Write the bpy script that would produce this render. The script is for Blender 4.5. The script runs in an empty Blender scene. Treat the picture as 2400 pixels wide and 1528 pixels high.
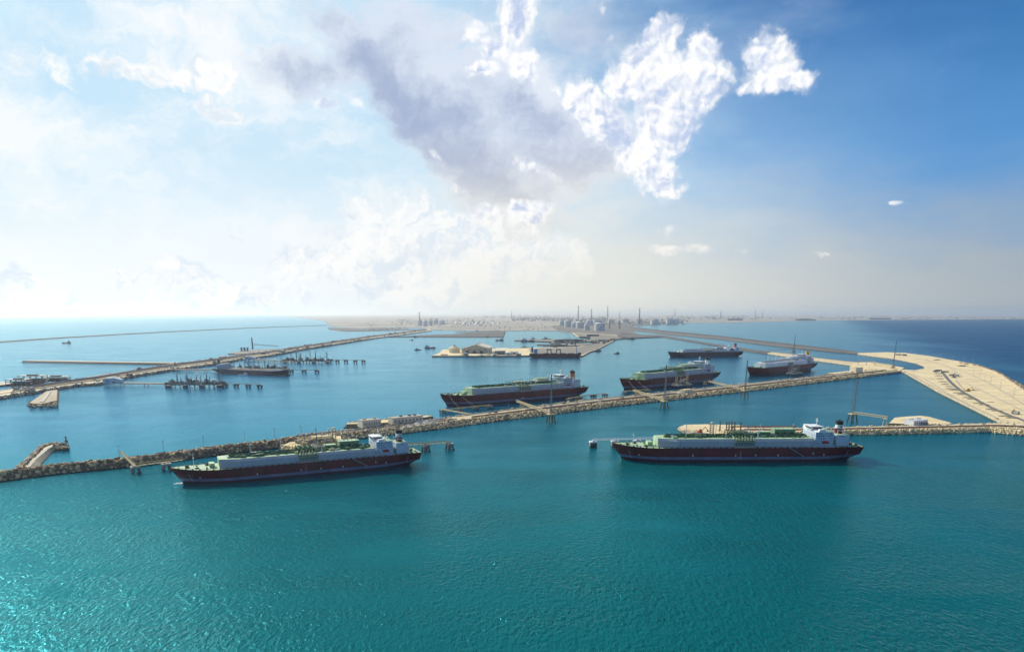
import bpy, math, random
import numpy as np
from mathutils import Vector, geometry
random.seed(7); RNG = np.random.default_rng(7)
R = math.radians
SC = bpy.context.scene
COL = SC.collection

# ------------------------------------------------------------ camera, sky, sun, exposure
FPX = 1700.0                       # focal length in photo pixels (2400 wide)
PITCH = R(15.0)                    # the camera looks down, the frame is shifted up
CAMH = 181.0                       # metres above the sea
HORIZON = 735.0
CY = HORIZON + FPX * math.tan(PITCH)
cp, sp = math.cos(PITCH), math.sin(PITCH)

def raydir(x, y):
    u = CY - y
    return Vector((x - 1200.0, FPX * cp + u * sp, u * cp - FPX * sp)).normalized()

def P(x, y, z=0.0):
    """world point at height z seen at photo pixel (x, y)"""
    d = raydir(x, y)
    t = (z - CAMH) / d.z
    return Vector((d.x * t, d.y * t, z))

cam = bpy.data.cameras.new('camera'); cam_o = bpy.data.objects.new('camera', cam); COL.objects.link(cam_o)
cam.sensor_width = 36.0; cam.sensor_fit = 'HORIZONTAL'; cam.lens = 36.0 * FPX / 2400.0
cam.shift_x = 0.0; cam.shift_y = (CY - 764.0) / 2400.0
cam.clip_start = 1.0; cam.clip_end = 400000.0
cam_o.location = (0, 0, CAMH); cam_o.rotation_euler = (R(90) - PITCH, 0, 0)
SC.camera = cam_o

SUN_AZ, SUN_EL = R(-45.0), R(33.0)           # azimuth from +Y towards +X
SUNV = Vector((math.sin(SUN_AZ) * math.cos(SUN_EL), math.cos(SUN_AZ) * math.cos(SUN_EL), math.sin(SUN_EL)))
sun = bpy.data.lights.new('sun', 'SUN'); sun.energy = 5.0; sun.angle = R(0.53); sun.color = (1.0, 0.90, 0.72)
sun_o = bpy.data.objects.new('sun', sun); COL.objects.link(sun_o)
sun_o.rotation_euler = SUNV.to_track_quat('Z', 'Y').to_euler(); sun_o.location = SUNV * 2000
SC.view_settings.view_transform = 'Standard'; SC.view_settings.look = 'None'
SC.view_settings.exposure = 0.0; SC.view_settings.gamma = 1.0; SC.view_settings.use_curve_mapping = False
SC.cycles.max_bounces = 5; SC.cycles.diffuse_bounces = 2; SC.cycles.glossy_bounces = 2
SC.cycles.volume_bounces = 1; SC.cycles.transparent_max_bounces = 8
SC.cycles.use_denoising = True; SC.cycles.use_adaptive_sampling = False
SC.cycles.sample_clamp_indirect = 2.0; SC.cycles.sample_clamp_direct = 40.0

# ---- node shorthand
class G:
    def __init__(s, tree): s.t = tree
    def n(s, typ, **kw):
        nd = s.t.nodes.new(typ)
        for k, v in kw.items(): setattr(nd, k, v)
        return nd
    def put(s, sock, v):
        if isinstance(v, bpy.types.NodeSocket): s.t.links.new(v, sock)
        elif v is not None:
            if hasattr(sock.default_value, '__len__') and len(sock.default_value) == 4 and len(v) == 3: v = (*v, 1)
            sock.default_value = v
    def m(s, op, a, b=None, c=None, clamp=False):
        nd = s.n('ShaderNodeMath', operation=op, use_clamp=clamp)
        for i, v in enumerate((a, b, c)):
            if v is not None: s.put(nd.inputs[i], v)
        return nd.outputs[0]
    def vm(s, op, a, b=None, out=0):
        nd = s.n('ShaderNodeVectorMath', operation=op); s.put(nd.inputs[0], a)
        if b is not None: s.put(nd.inputs[1], b)
        return nd.outputs[out]
    def ss(s, v, a, b, lo=0.0, hi=1.0):
        nd = s.n('ShaderNodeMapRange', interpolation_type='SMOOTHSTEP')
        for i, q in enumerate((v, a, b, lo, hi)): s.put(nd.inputs[i], q)
        return nd.outputs[0]
    def lin(s, v, a, b, lo=0.0, hi=1.0):
        nd = s.n('ShaderNodeMapRange')
        for i, q in enumerate((v, a, b, lo, hi)): s.put(nd.inputs[i], q)
        return nd.outputs[0]
    def mix(s, f, a, b, blend='MIX'):
        nd = s.n('ShaderNodeMix', data_type='RGBA', blend_type=blend)
        s.put(nd.inputs[0], f); s.put(nd.inputs[6], a); s.put(nd.inputs[7], b)
        return nd.outputs[2]
    def noise(s, vec, scale, detail=3, rough=0.5, dist=0.0, col=False, lac=2.0):
        nd = s.n('ShaderNodeTexNoise'); s.put(nd.inputs['Vector'], vec)
        nd.inputs['Scale'].default_value = scale; nd.inputs['Detail'].default_value = detail
        nd.inputs['Roughness'].default_value = rough; nd.inputs['Distortion'].default_value = dist
        nd.inputs['Lacunarity'].default_value = lac
        return nd.outputs['Color' if col else 'Fac']
    def mapping(s, vec, loc=(0, 0, 0), rot=(0, 0, 0), scale=(1, 1, 1), typ='POINT'):
        nd = s.n('ShaderNodeMapping', vector_type=typ); s.put(nd.inputs['Vector'], vec)
        nd.inputs['Location'].default_value = loc if typ == 'POINT' or typ == 'TEXTURE' else (0, 0, 0)
        nd.inputs['Rotation'].default_value = rot; nd.inputs['Scale'].default_value = scale
        return nd.outputs[0]
    def xyz(s, x, y, z=0.0):
        nd = s.n('ShaderNodeCombineXYZ')
        for i, v in enumerate((x, y, z)): s.put(nd.inputs[i], v)
        return nd.outputs[0]
def srgb(r, g, b):
    f = lambda c: c / 12.92 if c <= .04045 else ((c + .055) / 1.055) ** 2.4
    return (f(r / 255), f(g / 255), f(b / 255))

world = bpy.data.worlds.new('World'); SC.world = world; world.use_nodes = True
def build_sky():
    t = world.node_tree; t.nodes.clear(); g = G(t)
    out = g.n('ShaderNodeOutputWorld')
    sky = g.n('ShaderNodeTexSky', sky_type='NISHITA', sun_disc=False)
    sky.sun_elevation = SUN_EL; sky.sun_rotation = SUN_AZ; sky.altitude = 100.0
    sky.air_density = 1.0; sky.dust_density = 0.6; sky.ozone_density = 2.0
    d = g.n('ShaderNodeTexCoord').outputs['Generated']
    sx = g.n('ShaderNodeSeparateXYZ'); g.put(sx.inputs[0], d); X, Y, Z = sx.outputs
    az = g.m('ARCTAN2', X, Y); el = g.m('ARCSINE', Z)
    D2 = 180 / math.pi
    azd, eld = g.m('MULTIPLY', az, D2), g.m('MULTIPLY', el, D2)
    p = g.xyz(azd, eld)
    # wisp warp used by every cloud layer
    w1 = g.vm('SUBTRACT', g.noise(p, .16, 4, .55, col=True), (.5, .5, .5))
    w2 = g.vm('SUBTRACT', g.noise(p, .55, 5, .6, col=True), (.5, .5, .5))
    pw = g.vm('ADD', p, g.vm('ADD', g.vm('MULTIPLY', w1, (9.0, 9.0, 0)), g.vm('MULTIPLY', w2, (5.0, 5.0, 0))))
    pw2 = g.vm('ADD', p, g.vm('ADD', g.vm('MULTIPLY', w1, (3.0, 3.0, 0)), g.vm('MULTIPLY', w2, (3.4, 3.4, 0))))
    pwc = g.vm('ADD', p, g.vm('ADD', g.vm('MULTIPLY', w1, (5.0, 5.0, 0)), g.vm('MULTIPLY', w2, (2.2, 2.2, 0))))
    def ae(x, y):
        v = raydir(x, y); return (math.degrees(math.atan2(v.x, v.y)), math.degrees(math.asin(v.z)))
    def blob(src, x, y, rx, ry, rot=0.0, w=1.0):
        a, e = ae(x, y); a2, _ = ae(x + rx, y); _, e2 = ae(x, y - ry)
        _, e1 = ae(x, y)
        q = g.mapping(src, (a, e, 0), (0, 0, R(rot)), (max(.1, a2 - a), max(.1, e2 - e1), 1), 'TEXTURE')
        L = g.vm('LENGTH', q, out=1)
        return g.ss(L, 0.1, 1.75, w, 0.0)
    def blobs(src, lst):
        r = None
        for b in lst:
            v = blob(src, *b); r = v if r is None else g.m('MAXIMUM', r, v)
        return r
    # clear sky: physical sky, tinted a little deeper, whitened by thin veil round the sun side
    s_col = g.mix(1.0, sky.outputs[0], (SKYK[0], SKYK[1], SKYK[2]), 'MULTIPLY')
    cosun = g.vm('DOT_PRODUCT', d, tuple(SUNV), out=1)
    cosh = g.m('COSINE', g.m('SUBTRACT', az, SUN_AZ))      # azimuth nearness to the sun
    veiln = g.noise(g.mapping(p, scale=(.6, 1.4, 1)), .09, 5, .6)
    veil = g.ss(g.m('ADD', cosh, g.m('MULTIPLY', g.m('SUBTRACT', veiln, .5), .55)), .38, .86)
    veil_c = g.mix(g.ss(g.noise(g.mapping(pw2, scale=(.55, 1.3, 1)), .12, 6, .62), .40, .64), srgb(200, 231, 250), srgb(247, 252, 255))
    # horizon murk: creamy towards the middle, grey-beige away from the sun
    murk_c = g.mix(g.ss(cosh, .15, .72), srgb(172, 181, 187), srgb(238, 238, 229))
    murk_c = g.mix(g.ss(cosh, .62, .92), murk_c, srgb(244, 250, 254))
    elw = g.m('ADD', eld, g.m('MULTIPLY', g.m('SUBTRACT', g.noise(g.mapping(p, scale=(.5, 1.5, 1)), .25, 4, .55), .5), 5.0))
    murk = g.ss(g.m('MULTIPLY', elw, g.ss(cosh, .75, .25, 1.0, 1.25)), 13.5, 1.0)
    mid_c = g.mix(g.ss(cosh, .2, .7), srgb(104, 162, 220), srgb(184, 216, 244))
    mid = g.ss(elw, 23.0, 7.0, 0.0, .78)
    # texture for edges and relief
    def fbm(v, sc, det, ro, a=.28, b=.72): return g.lin(g.noise(v, sc, det, ro), a, b)
    nz = fbm(pw2, .42, 9, .66)
    nsoft = fbm(pw, .20, 3.5, .5)
    streak = fbm(g.mapping(p, rot=(0, 0, R(38)), scale=(.45, 1.5, 1)), .30, 5, .58)
    off = (-.75, .85, 0)
    relief = g.m('SUBTRACT', fbm(pw2, .30, 5, .55), fbm(g.vm('ADD', pw2, off), .30, 5, .55))
    relief2 = g.m('SUBTRACT', fbm(pw2, .95, 5, .6), fbm(g.vm('ADD', pw2, (-.25, .28, 0)), .95, 5, .6))
    rel = g.m('ADD', g.m('MULTIPLY', relief, 1.0), g.m('MULTIPLY', relief2, .55))
    # --- grey-lavender stratocumulus mass
    GREY = [(860, 120, 170, 80, -38, .8), (980, 230, 210, 95, -42, 1.0), (1120, 380, 200, 100, -38, 1.1), (1190, 470, 100, 70, -20, 1.05),
            (1240, 330, 190, 130, -5, 1.05), (1370, 365, 120, 80, 8, .95), (1130, 210, 170, 120, 0, .9), (720, 160, 130, 60, -10, .6),
            (980, 60, 220, 80, 0, .62), (1210, 520, 55, 50, 0, .85), (1250, 240, 150, 90, -30, .8)]
    mg = blobs(pwc, GREY)
    ag = g.m('MULTIPLY', g.ss(g.m('ADD', mg, g.m('MULTIPLY', g.m('SUBTRACT', nz, .5), .40)), .02, .62), g.ss(mg, .0, .28))
    core = blobs(pwc, [(950, 230, 260, 95, -42, .95), (1110, 390, 240, 110, -36, 1.0), (850, 110, 150, 80, -35, .7), (1330, 350, 170, 85, 5, .8), (1190, 460, 110, 85, 0, 1.0), (700, 155, 110, 55, -8, .6), (1250, 290, 170, 90, -20, .7)])
    core = g.m('ADD', g.m('MULTIPLY', core, .85), g.m('ADD', g.m('MULTIPLY', g.m('SUBTRACT', nsoft, .5), .35), g.m('ADD', g.m('MULTIPLY', g.m('SUBTRACT', streak, .5), .40), g.m('MULTIPLY', rel, -.26))))
    g_c = g.mix(g.ss(core, .05, 1.0), srgb(220, 230, 245), srgb(166, 181, 212))
    g_c = g.mix(g.ss(eld, 13.0, 6.0, 0, .75), g_c, g.mix(g.ss(core, .05, 1.0), srgb(230, 232, 236), srgb(182, 186, 196)))
    # --- bright cumulus
    WHITE = [(1560, 90, 45, 50, 0, .95), (1650, 110, 45, 40, 20, .9), (1520, 140, 70, 50, 20, 1.0), (1590, 190, 95, 80, 0, 1.1), (1470, 190, 60, 30, 0, .85),
             (1560, 290, 75, 90, 0, 1.05), (1540, 400, 55, 60, -20, .95), (1575, 440, 40, 22, 0, .8), (1650, 200, 50, 50, 0, .7),
             (1800, 125, 60, 56, 0, 1.0), (1825, 188, 75, 42, -10, 1.0), (1765, 205, 40, 20, 0, .6),
             (1345, 205, 30, 22, 0, .8), (1380, 240, 66, 42, -25, 1.05), (1430, 290, 56, 54, -35, 1.0), (1470, 350, 40, 55, 0, .8),
             (1200, 40, 55, 75, 25, .9), (1165, 110, 45, 40, 0, .75), (1230, 150, 40, 50, -35, .85), (1130, 165, 40, 26, 20, .75),
             (1250, 395, 60, 16, -15, .55), (1240, 500, 52, 38, 15, .95), (1130, 505, 46, 26, -25, .7), (1250, 545, 40, 26, 0, .6),
             (1415, 15, 14, 16, -25, .5), (1430, 80, 12, 18, -25, .45), (2095, 482, 16, 8, 0, .42), (1560, 540, 30, 15, 0, .5), (1590, 582, 70, 14, 0, .5), (1745, 582, 30, 10, 0, .45), (1932, 588, 22, 7, 0, .4),
             (820, 232, 30, 18, -15, .5), (770, 245, 40, 16, 0, .4), (520, 155, 40, 18, 0, .5), (1010, 360, 44, 14, -45, .3), (1080, 450, 50, 20, -40, .38), (1300, 200, 26, 14, -30, .6), (1110, 60, 30, 40, 10, .4)]
    pw3 = g.vm('ADD', p, g.vm('ADD', g.vm('MULTIPLY', w1, (2.4, 2.4, 0)), g.vm('MULTIPLY', w2, (1.3, 1.3, 0))))
    def vor(v, sc, sm=.35):
        nd = g.n('ShaderNodeTexVoronoi', voronoi_dimensions='2D', feature='SMOOTH_F1'); g.put(nd.inputs['Vector'], v)
        nd.inputs['Scale'].default_value = sc; nd.inputs['Smoothness'].default_value = sm; return g.m('SUBTRACT', 1.0, nd.outputs['Distance'])
    def billow(v): return g.m('ADD', g.m('ADD', g.m('MULTIPLY', vor(v, .34), .50), g.m('MULTIPLY', vor(v, .85), .30)), g.m('MULTIPLY', vor(v, 2.1), .20))
    bw = billow(pw3); bws = billow(g.vm('ADD', pw3, (-.30, .34, 0)))
    mw = blobs(pw3, WHITE)
    fieldw = g.m('ADD', mw, g.m('ADD', g.m('MULTIPLY', g.m('SUBTRACT', bw, .58), 1.15), g.m('MULTIPLY', g.m('SUBTRACT', nz, .5), .42)))
    aw = g.m('MULTIPLY', g.ss(fieldw, .10, .70), g.ss(mw, .03, .36))
    brel = g.m('SUBTRACT', bw, bws)
    shade = g.ss(g.m('ADD', g.m('ADD', g.m('MULTIPLY', brel, 1.15), g.m('MULTIPLY', relief, .55)), g.m('MULTIPLY', g.m('SUBTRACT', 1.0, fieldw), .22)), -.30, .26)
    w_c = g.mix(shade, srgb(190, 205, 234), srgb(255, 255, 255))
    w_c = g.mix(g.ss(eld, 9.0, 4.0, 0, .6), w_c, srgb(236, 232, 222))
    soft = blobs(pwc, [(1430, 290, 120, 90, -20, .8), (1250, 170, 130, 70, -30, .75), (1190, 70, 90, 90, 0, .75), (1510, 330, 80, 110, 0, .7), (1540, 170, 130, 110, 0, .75), (1800, 150, 90, 70, 0, .65), (1060, 330, 60, 40, -40, .45), (1180, 510, 120, 40, 0, .6)])
    asoft = g.m('MULTIPLY', g.ss(g.m('ADD', soft, g.m('MULTIPLY', g.m('SUBTRACT', nz, .5), .5)), .15, .95), .78)
    # --- low, pale cumulus bank rising out of the haze, middle and left
    LOW = [(980, 510, 90, 38, 0, 1.0), (850, 500, 60, 28, 0, .85), (900, 560, 150, 50, 0, 1.0), (1080, 560, 120, 60, 0, 1.0), (760, 620, 150, 60, 0, .9), (1200, 610, 220, 70, 0, .9), (1010, 640, 260, 80, 0, 1.0),
           (290, 640, 60, 26, 0, .75), (430, 645, 90, 34, 0, .8), (560, 680, 190, 50, 0, .8), (60, 650, 80, 34, 0, .75), (250, 720, 300, 50, 0, .8),
           (560, 540, 46, 20, 0, .45), (330, 160, 200, 40, 0, .85), (500, 245, 75, 28, -5, .95), (500, 170, 60, 26, 0, .8), (120, 150, 120, 60, 0, .5), (430, 60, 200, 40, 0, .5)]
    ml = blobs(pw2, LOW)
    al = g.m('MULTIPLY', g.ss(g.m('ADD', ml, g.m('MULTIPLY', g.m('SUBTRACT', nz, .5), .8)), .30, .75, 0, .90), g.ss(ml, .08, .35))
    l_c = g.mix(g.ss(rel, -.45, .25), srgb(222, 234, 246), srgb(255, 255, 254))
    l_c = g.mix(g.m('MULTIPLY', g.ss(eld, 7.0, 1.5, 0, .8), g.ss(cosh, .9, .6)), l_c, srgb(236, 234, 222))
    # --- the rest of the dome outside the view: the same broken cumulus everywhere
    rest = g.m('SUBTRACT', 1.0, g.m('MULTIPLY', g.ss(g.m('ABSOLUTE', azd), 52., 40.), g.ss(eld, 34., 25.)))
    nr = g.noise(g.mapping(p, scale=(1, 1.5, 1)), .06, 8, .6)
    ar = g.m('MULTIPLY', g.ss(nr, .52, .66, 0, .85), rest)
    r_c = g.mix(g.ss(rel, -.45, .25), srgb(190, 202, 226), srgb(250, 251, 255))

    c = s_col
    bg_c = g.n('ShaderNodeBackground'); g.put(bg_c.inputs[0], c); bg_c.inputs[1].default_value = SKY_STRENGTH
    cur = bg_c.outputs[0]
    def over(fac, colr, k=1.0):
        nonlocal cur
        b = g.n('ShaderNodeBackground'); g.put(b.inputs[0], colr); g.put(b.inputs[1], k)
        mx = g.n('ShaderNodeMixShader'); g.put(mx.inputs[0], fac); t.links.new(cur, mx.inputs[1]); t.links.new(b.outputs[0], mx.inputs[2]); cur = mx.outputs[0]
    over(mid, mid_c)
    over(g.m('MULTIPLY', veil, .96), veil_c, g.m('ADD', 1.0, g.m('MULTIPLY', g.ss(cosun, .93, 1.0), 1.2)))
    over(ar, r_c)
    over(ag, g_c)
    over(asoft, srgb(232, 239, 250))
    over(murk, murk_c)
    over(al, l_c)
    over(aw, w_c, 1.04)
    t.links.new(cur, out.inputs[0])
    world.cycles.sampling_method = 'MANUAL'; world.cycles.sample_map_resolution = 512
SKY_STRENGTH = 0.085
SKYK = (0.14, 0.60, 1.05)
build_sky()

# ------------------------------------------------------------ materials
MATS = {}
def mat(name, col, rough=.65, var=.18, scale=.15, metallic=0.0, col2=None, bump=0.0, bscale=1.0, spec=None, streak=False, wet=False):
    if name in MATS: return MATS[name]
    m = bpy.data.materials.new(name); m.use_nodes = True; t = m.node_tree; g = G(t)
    b = t.nodes['Principled BSDF']
    pos = g.n('ShaderNodeTexCoord').outputs['Object']
    if streak: pos = g.mapping(pos, scale=(1, 1, .12))
    n = g.noise(pos, scale, 5, .6)
    n2 = g.noise(pos, scale * 7.3, 4, .6)
    f = g.m('ADD', g.m('MULTIPLY', n, .65), g.m('MULTIPLY', n2, .35))
    lo = tuple(c * (1 - var) for c in col); hi = tuple(min(1, c * (1 + var)) for c in col)
    c = g.mix(g.ss(f, .36, .64), lo, hi)
    if col2: c = g.mix(g.ss(g.noise(pos, scale * 2.7, 5, .65), .50, .66, 0, .8), c, col2)
    if wet:      # wet, weedy stone just above the waterline
        sz = g.n('ShaderNodeSeparateXYZ'); g.put(sz.inputs[0], g.n('ShaderNodeNewGeometry').outputs['Position'])
        c = g.mix(g.ss(g.m('ADD', sz.outputs[2], n2), 2.1, .9), c, (.028, .026, .018))
    g.put(b.inputs['Base Color'], c)
    g.put(b.inputs['Roughness'], g.lin(n2, .3, .7, max(.05, rough - .1), min(1, rough + .1)))
    b.inputs['Metallic'].default_value = metallic
    if spec is not None: b.inputs['Specular IOR Level'].default_value = spec
    if bump:
        bn = g.n('ShaderNodeBump'); bn.inputs['Strength'].default_value = bump; bn.inputs['Distance'].default_value = bscale
        g.put(bn.inputs['Height'], n2); g.put(b.inputs['Normal'], bn.outputs[0])
    MATS[name] = m; return m

M = dict(
    rock=mat('armour_rock', (.62, .46, .25), .9, .35, .25, col2=(.74, .60, .38), bump=.5, wet=True),
    rock_dark=mat('weathered_rock', (.16, .115, .075), .9, .4, .25, col2=(.40, .29, .17), bump=.5, wet=True),
    core=mat('quarry_core', (.19, .145, .085), .95, .35, .2, col2=(.32, .25, .15), bump=.4, wet=True),
    sand=mat('compacted_sand', (.68, .56, .33), .95, .18, .02, col2=(.72, .62, .42), bump=.25),
    sand2=mat('sandy_fill', (.40, .33, .23), .95, .22, .03, col2=(.52, .44, .31), bump=.25, wet=True),
    track=mat('gravel_track', (.48, .42, .31), .95, .15, .05, col2=(.56, .49, .36)),
    asphalt=mat('asphalt', (.13, .13, .13), .9, .2, .05, col2=(.2, .19, .17)),
    concrete=mat('concrete', (.43, .40, .34), .85, .16, .2, col2=(.32, .29, .24)),
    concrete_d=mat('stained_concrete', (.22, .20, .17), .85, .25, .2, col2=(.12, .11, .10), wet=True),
    pipe=mat('pipe_cladding', (.50, .46, .37), .5, .12, .1, metallic=.2),
    rust=mat('rusty_pipe', (.22, .09, .05), .7, .25, .2, col2=(.12, .06, .045)),
    yellow=mat('buff_steel', (.56, .46, .24), .6, .15, .3, col2=(.42, .33, .17)),
    steel=mat('galvanised_steel', (.30, .31, .31), .5, .12, .5, metallic=.3),
    dark=mat('dark_steel', (.05, .05, .055), .6, .25, .3),
    darkbrown=mat('dark_brown_paint', (.07, .04, .035), .6, .25, .3),
    hull=mat('maroon_hull_paint', (.145, .005, .014), .45, .32, .06, col2=(.13, .022, .016), streak=True),
    boot=mat('boot_topping', (.060, .006, .020), .5, .25, .06, col2=(.025, .010, .018), streak=True),
    stripe=mat('grey_waterline_band', (.15, .165, .27), .5, .15, .06, col2=(.11, .11, .18), streak=True),
    white=mat('white_paint', (.78, .80, .82), .4, .06, .1, streak=True),
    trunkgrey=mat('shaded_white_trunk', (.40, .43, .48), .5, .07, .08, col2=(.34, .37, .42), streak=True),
    offwhite=mat('weathered_white_paint', (.50, .53, .58), .5, .08, .08, col2=(.42, .45, .50), streak=True),
    green=mat('pale_green_deck_paint', (.36, .52, .33), .6, .2, .12, col2=(.48, .58, .36)),
    dgreen=mat('dark_green_pipe_paint', (.045, .13, .055), .5, .3, .3, col2=(.09, .2, .08)),
    mgreen=mat('mid_green_paint', (.17, .29, .16), .6, .2, .15, col2=(.12, .2, .11)),
    glass=mat('window_glass', (.012, .02, .035), .12, .1, 1.0),
    red=mat('red_paint', (.45, .03, .02), .45, .1, .5),
    orange=mat('orange_paint', (.62, .14, .03), .45, .1, .5),
    black=mat('black_paint', (.012, .012, .014), .5, .1, .5),
    buff=mat('funnel_buff', (.45, .16, .05), .5, .1, .2),
    ylw=mat('funnel_yellow', (.66, .36, .03), .5, .1, .2),
    blueship=mat('navy_hull_paint', (.025, .028, .06), .45, .2, .05),
    redhull=mat('red_hull_paint', (.12, .022, .03), .5, .2, .05, streak=True),
    reddeck=mat('red_deck_paint', (.085, .028, .026), .7, .2, .1),
    cream=mat('cream_sheeting', (.78, .70, .52), .55, .08, .05, streak=True),
    wallgrey=mat('grey_sheeting', (.50, .46, .37), .6, .1, .05, streak=True),
    tank=mat('tank_white', (.62, .64, .64), .5, .06, .03, streak=True),
    bluewall=mat('pale_blue_cladding', (.42, .53, .62), .55, .07, .05, streak=True),
    plant=mat('process_steel', (.16, .18, .20), .6, .3, .05, col2=(.3, .31, .3)),
    farland=mat('desert_plain', (.33, .30, .255), .95, .3, .0011, col2=(.085, .095, .11)), house=mat('house_white', (.50, .61, .76), .45, .06, .1, streak=True),
    scrub=mat('dark_fill', (.075, .072, .072), .95, .3, .01, col2=(.13, .115, .10), wet=True), damtop=mat('dam_crest_gravel', (.15, .14, .13), .95, .25, .02, col2=(.10, .095, .09)),  # fill and crest tones darkened to paint cloud shadow on the dams
    foam=mat('sea_foam', (.80, .84, .86), .8, .06, .5),
)

# ------------------------------------------------------------ object helpers
def tag(o, label=None, cat=None, group=None, kind=None):
    if label: o['label'] = label
    if cat: o['category'] = cat
    if group: o['group'] = group
    if kind: o['kind'] = kind
    return o
def empty(name, loc=(0, 0, 0), rz=0.0, label=None, cat=None, group=None, scale=1.0):
    o = bpy.data.objects.new(name, None); COL.objects.link(o); o.location = loc; o.rotation_euler = (0, 0, rz)
    o.scale = (scale,) * 3; o.empty_display_size = 2
    return tag(o, label, cat, group)
def copy_tree(o, parent=None, loc=None, rz=None, label=None, scale=None):
    c = o.copy(); COL.objects.link(c); c.parent = parent
    if loc is not None: c.location = loc
    if rz is not None: c.rotation_euler = (0, 0, rz)
    if scale is not None: c.scale = scale if hasattr(scale, '__len__') else (scale,) * 3
    if label: c['label'] = label
    for ch in KIDS.get(o.name, ()):
        copy_tree(bpy.data.objects[ch], c)
        KIDS.setdefault(c.name, []).append(LAST[0])
    LAST[0] = c.name
    return c
KIDS, LAST = {}, [None]

class MB:
    """collects shapes for ONE mesh object"""
    def __init__(s): s.v = []; s.f = []; s.mi = []; s.mats = []
    def mid(s, m):
        if m not in s.mats: s.mats.append(m)
        return s.mats.index(m)
    def add(s, vs, fs, m):
        k = len(s.v); i = s.mid(m)
        s.v.extend([tuple(q) for q in vs]); s.f.extend([tuple(a + k for a in f) for f in fs]); s.mi.extend([i] * len(fs))
        return s
    def box(s, c, d, m, rz=0.0, taper=1.0):
        x, y, z = d[0] / 2, d[1] / 2, d[2] / 2; ca, sa = math.cos(rz), math.sin(rz); vs = []
        for zz, k in ((-z, 1), (z, taper)):
            for a, b in ((-x, -y), (x, -y), (x, y), (-x, y)):
                a, b = a * k, b * k
                vs.append((c[0] + a * ca - b * sa, c[1] + a * sa + b * ca, c[2] + zz))
        return s.add(vs, [(0, 3, 2, 1), (4, 5, 6, 7), (0, 1, 5, 4), (1, 2, 6, 5), (2, 3, 7, 6), (3, 0, 4, 7)], m)
    def tube(s, p0, p1, r0, m, n=6, r1=None, cap=True):
        p0, p1 = Vector(p0), Vector(p1); r1 = r0 if r1 is None else r1
        a = (p1 - p0); 
        if a.length < 1e-6: return s
        a.normalize(); u = a.orthogonal().normalized(); w = a.cross(u); vs = []
        for p, r in ((p0, r0), (p1, r1)):
            for k in range(n):
                t = 2 * math.pi * (k + .5) / n; vs.append(p + (u * math.cos(t) + w * math.sin(t)) * r)
        fs = [(k, (k + 1) % n, n + (k + 1) % n, n + k) for k in range(n)]
        if cap: fs += [tuple(range(n))[::-1], tuple(range(n, 2 * n))]
        return s.add(vs, fs, m)
    def path(s, pts, r, m, n=6):
        for a, b in zip(pts[:-1], pts[1:]): s.tube(a, b, r, m, n)
        return s
    def lathe(s, prof, m, n=24, c=(0, 0, 0), sx=1.0, sy=1.0):
        vs = []; fs = []
        for r, z in prof:
            for k in range(n):
                t = 2 * math.pi * k / n; vs.append((c[0] + r * math.cos(t) * sx, c[1] + r * math.sin(t) * sy, c[2] + z))
        for j in range(len(prof) - 1):
            for k in range(n):
                fs.append((j * n + k, j * n + (k + 1) % n, (j + 1) * n + (k + 1) % n, (j + 1) * n + k))
        fs.append(tuple(range((len(prof) - 1) * n, len(prof) * n)))
        return s.add(vs, fs, m)
    def prism(s, prof, x0, x1, m):
        """profile of (y, z) extruded along x"""
        n = len(prof); vs = [(x0, y, z) for y, z in prof] + [(x1, y, z) for y, z in prof]
        fs = [(k, (k + 1) % n, n + (k + 1) % n, n + k) for k in range(n)] + [tuple(range(n))[::-1], tuple(range(n, 2 * n))]
        return s.add(vs, fs, m)
    def build(s, name, parent=None, label=None, cat=None, group=None, kind=None, loc=None, smooth=False):
        me = bpy.data.meshes.new(name); me.from_pydata(s.v, [], s.f); me.update()
        for m in s.mats: me.materials.append(m)
        me.polygons.foreach_set('material_index', s.mi)
        if smooth: me.polygons.foreach_set('use_smooth', [True] * len(s.f))
        o = bpy.data.objects.new(name, me); COL.objects.link(o)
        if parent: o.parent = parent; KIDS.setdefault(parent.name, []).append(o.name)
        if loc is not None: o.location = loc
        return tag(o, label, cat, group, kind)
def share(src, name, parent, loc=(0, 0, 0), rz=0.0, scale=None):
    o = bpy.data.objects.new(name, src.data if hasattr(src, 'data') else src); COL.objects.link(o); o.parent = parent
    o.location = loc; o.rotation_euler = (0, 0, rz)
    if scale: o.scale = scale
    if parent: KIDS.setdefault(parent.name, []).append(o.name)
    return o
def V2(a): return Vector((a[0], a[1], 0))

def resample(pts, n):
    pts = [Vector(p) for p in pts]; L = [0]
    for a, b in zip(pts[:-1], pts[1:]): L.append(L[-1] + (b - a).length)
    out = []
    for k in range(n):
        t = L[-1] * k / (n - 1); j = 0
        while j < len(L) - 2 and L[j + 1] < t: j += 1
        q = (t - L[j]) / max(1e-6, L[j + 1] - L[j]); out.append(pts[j].lerp(pts[j + 1], q))
    return out

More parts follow.
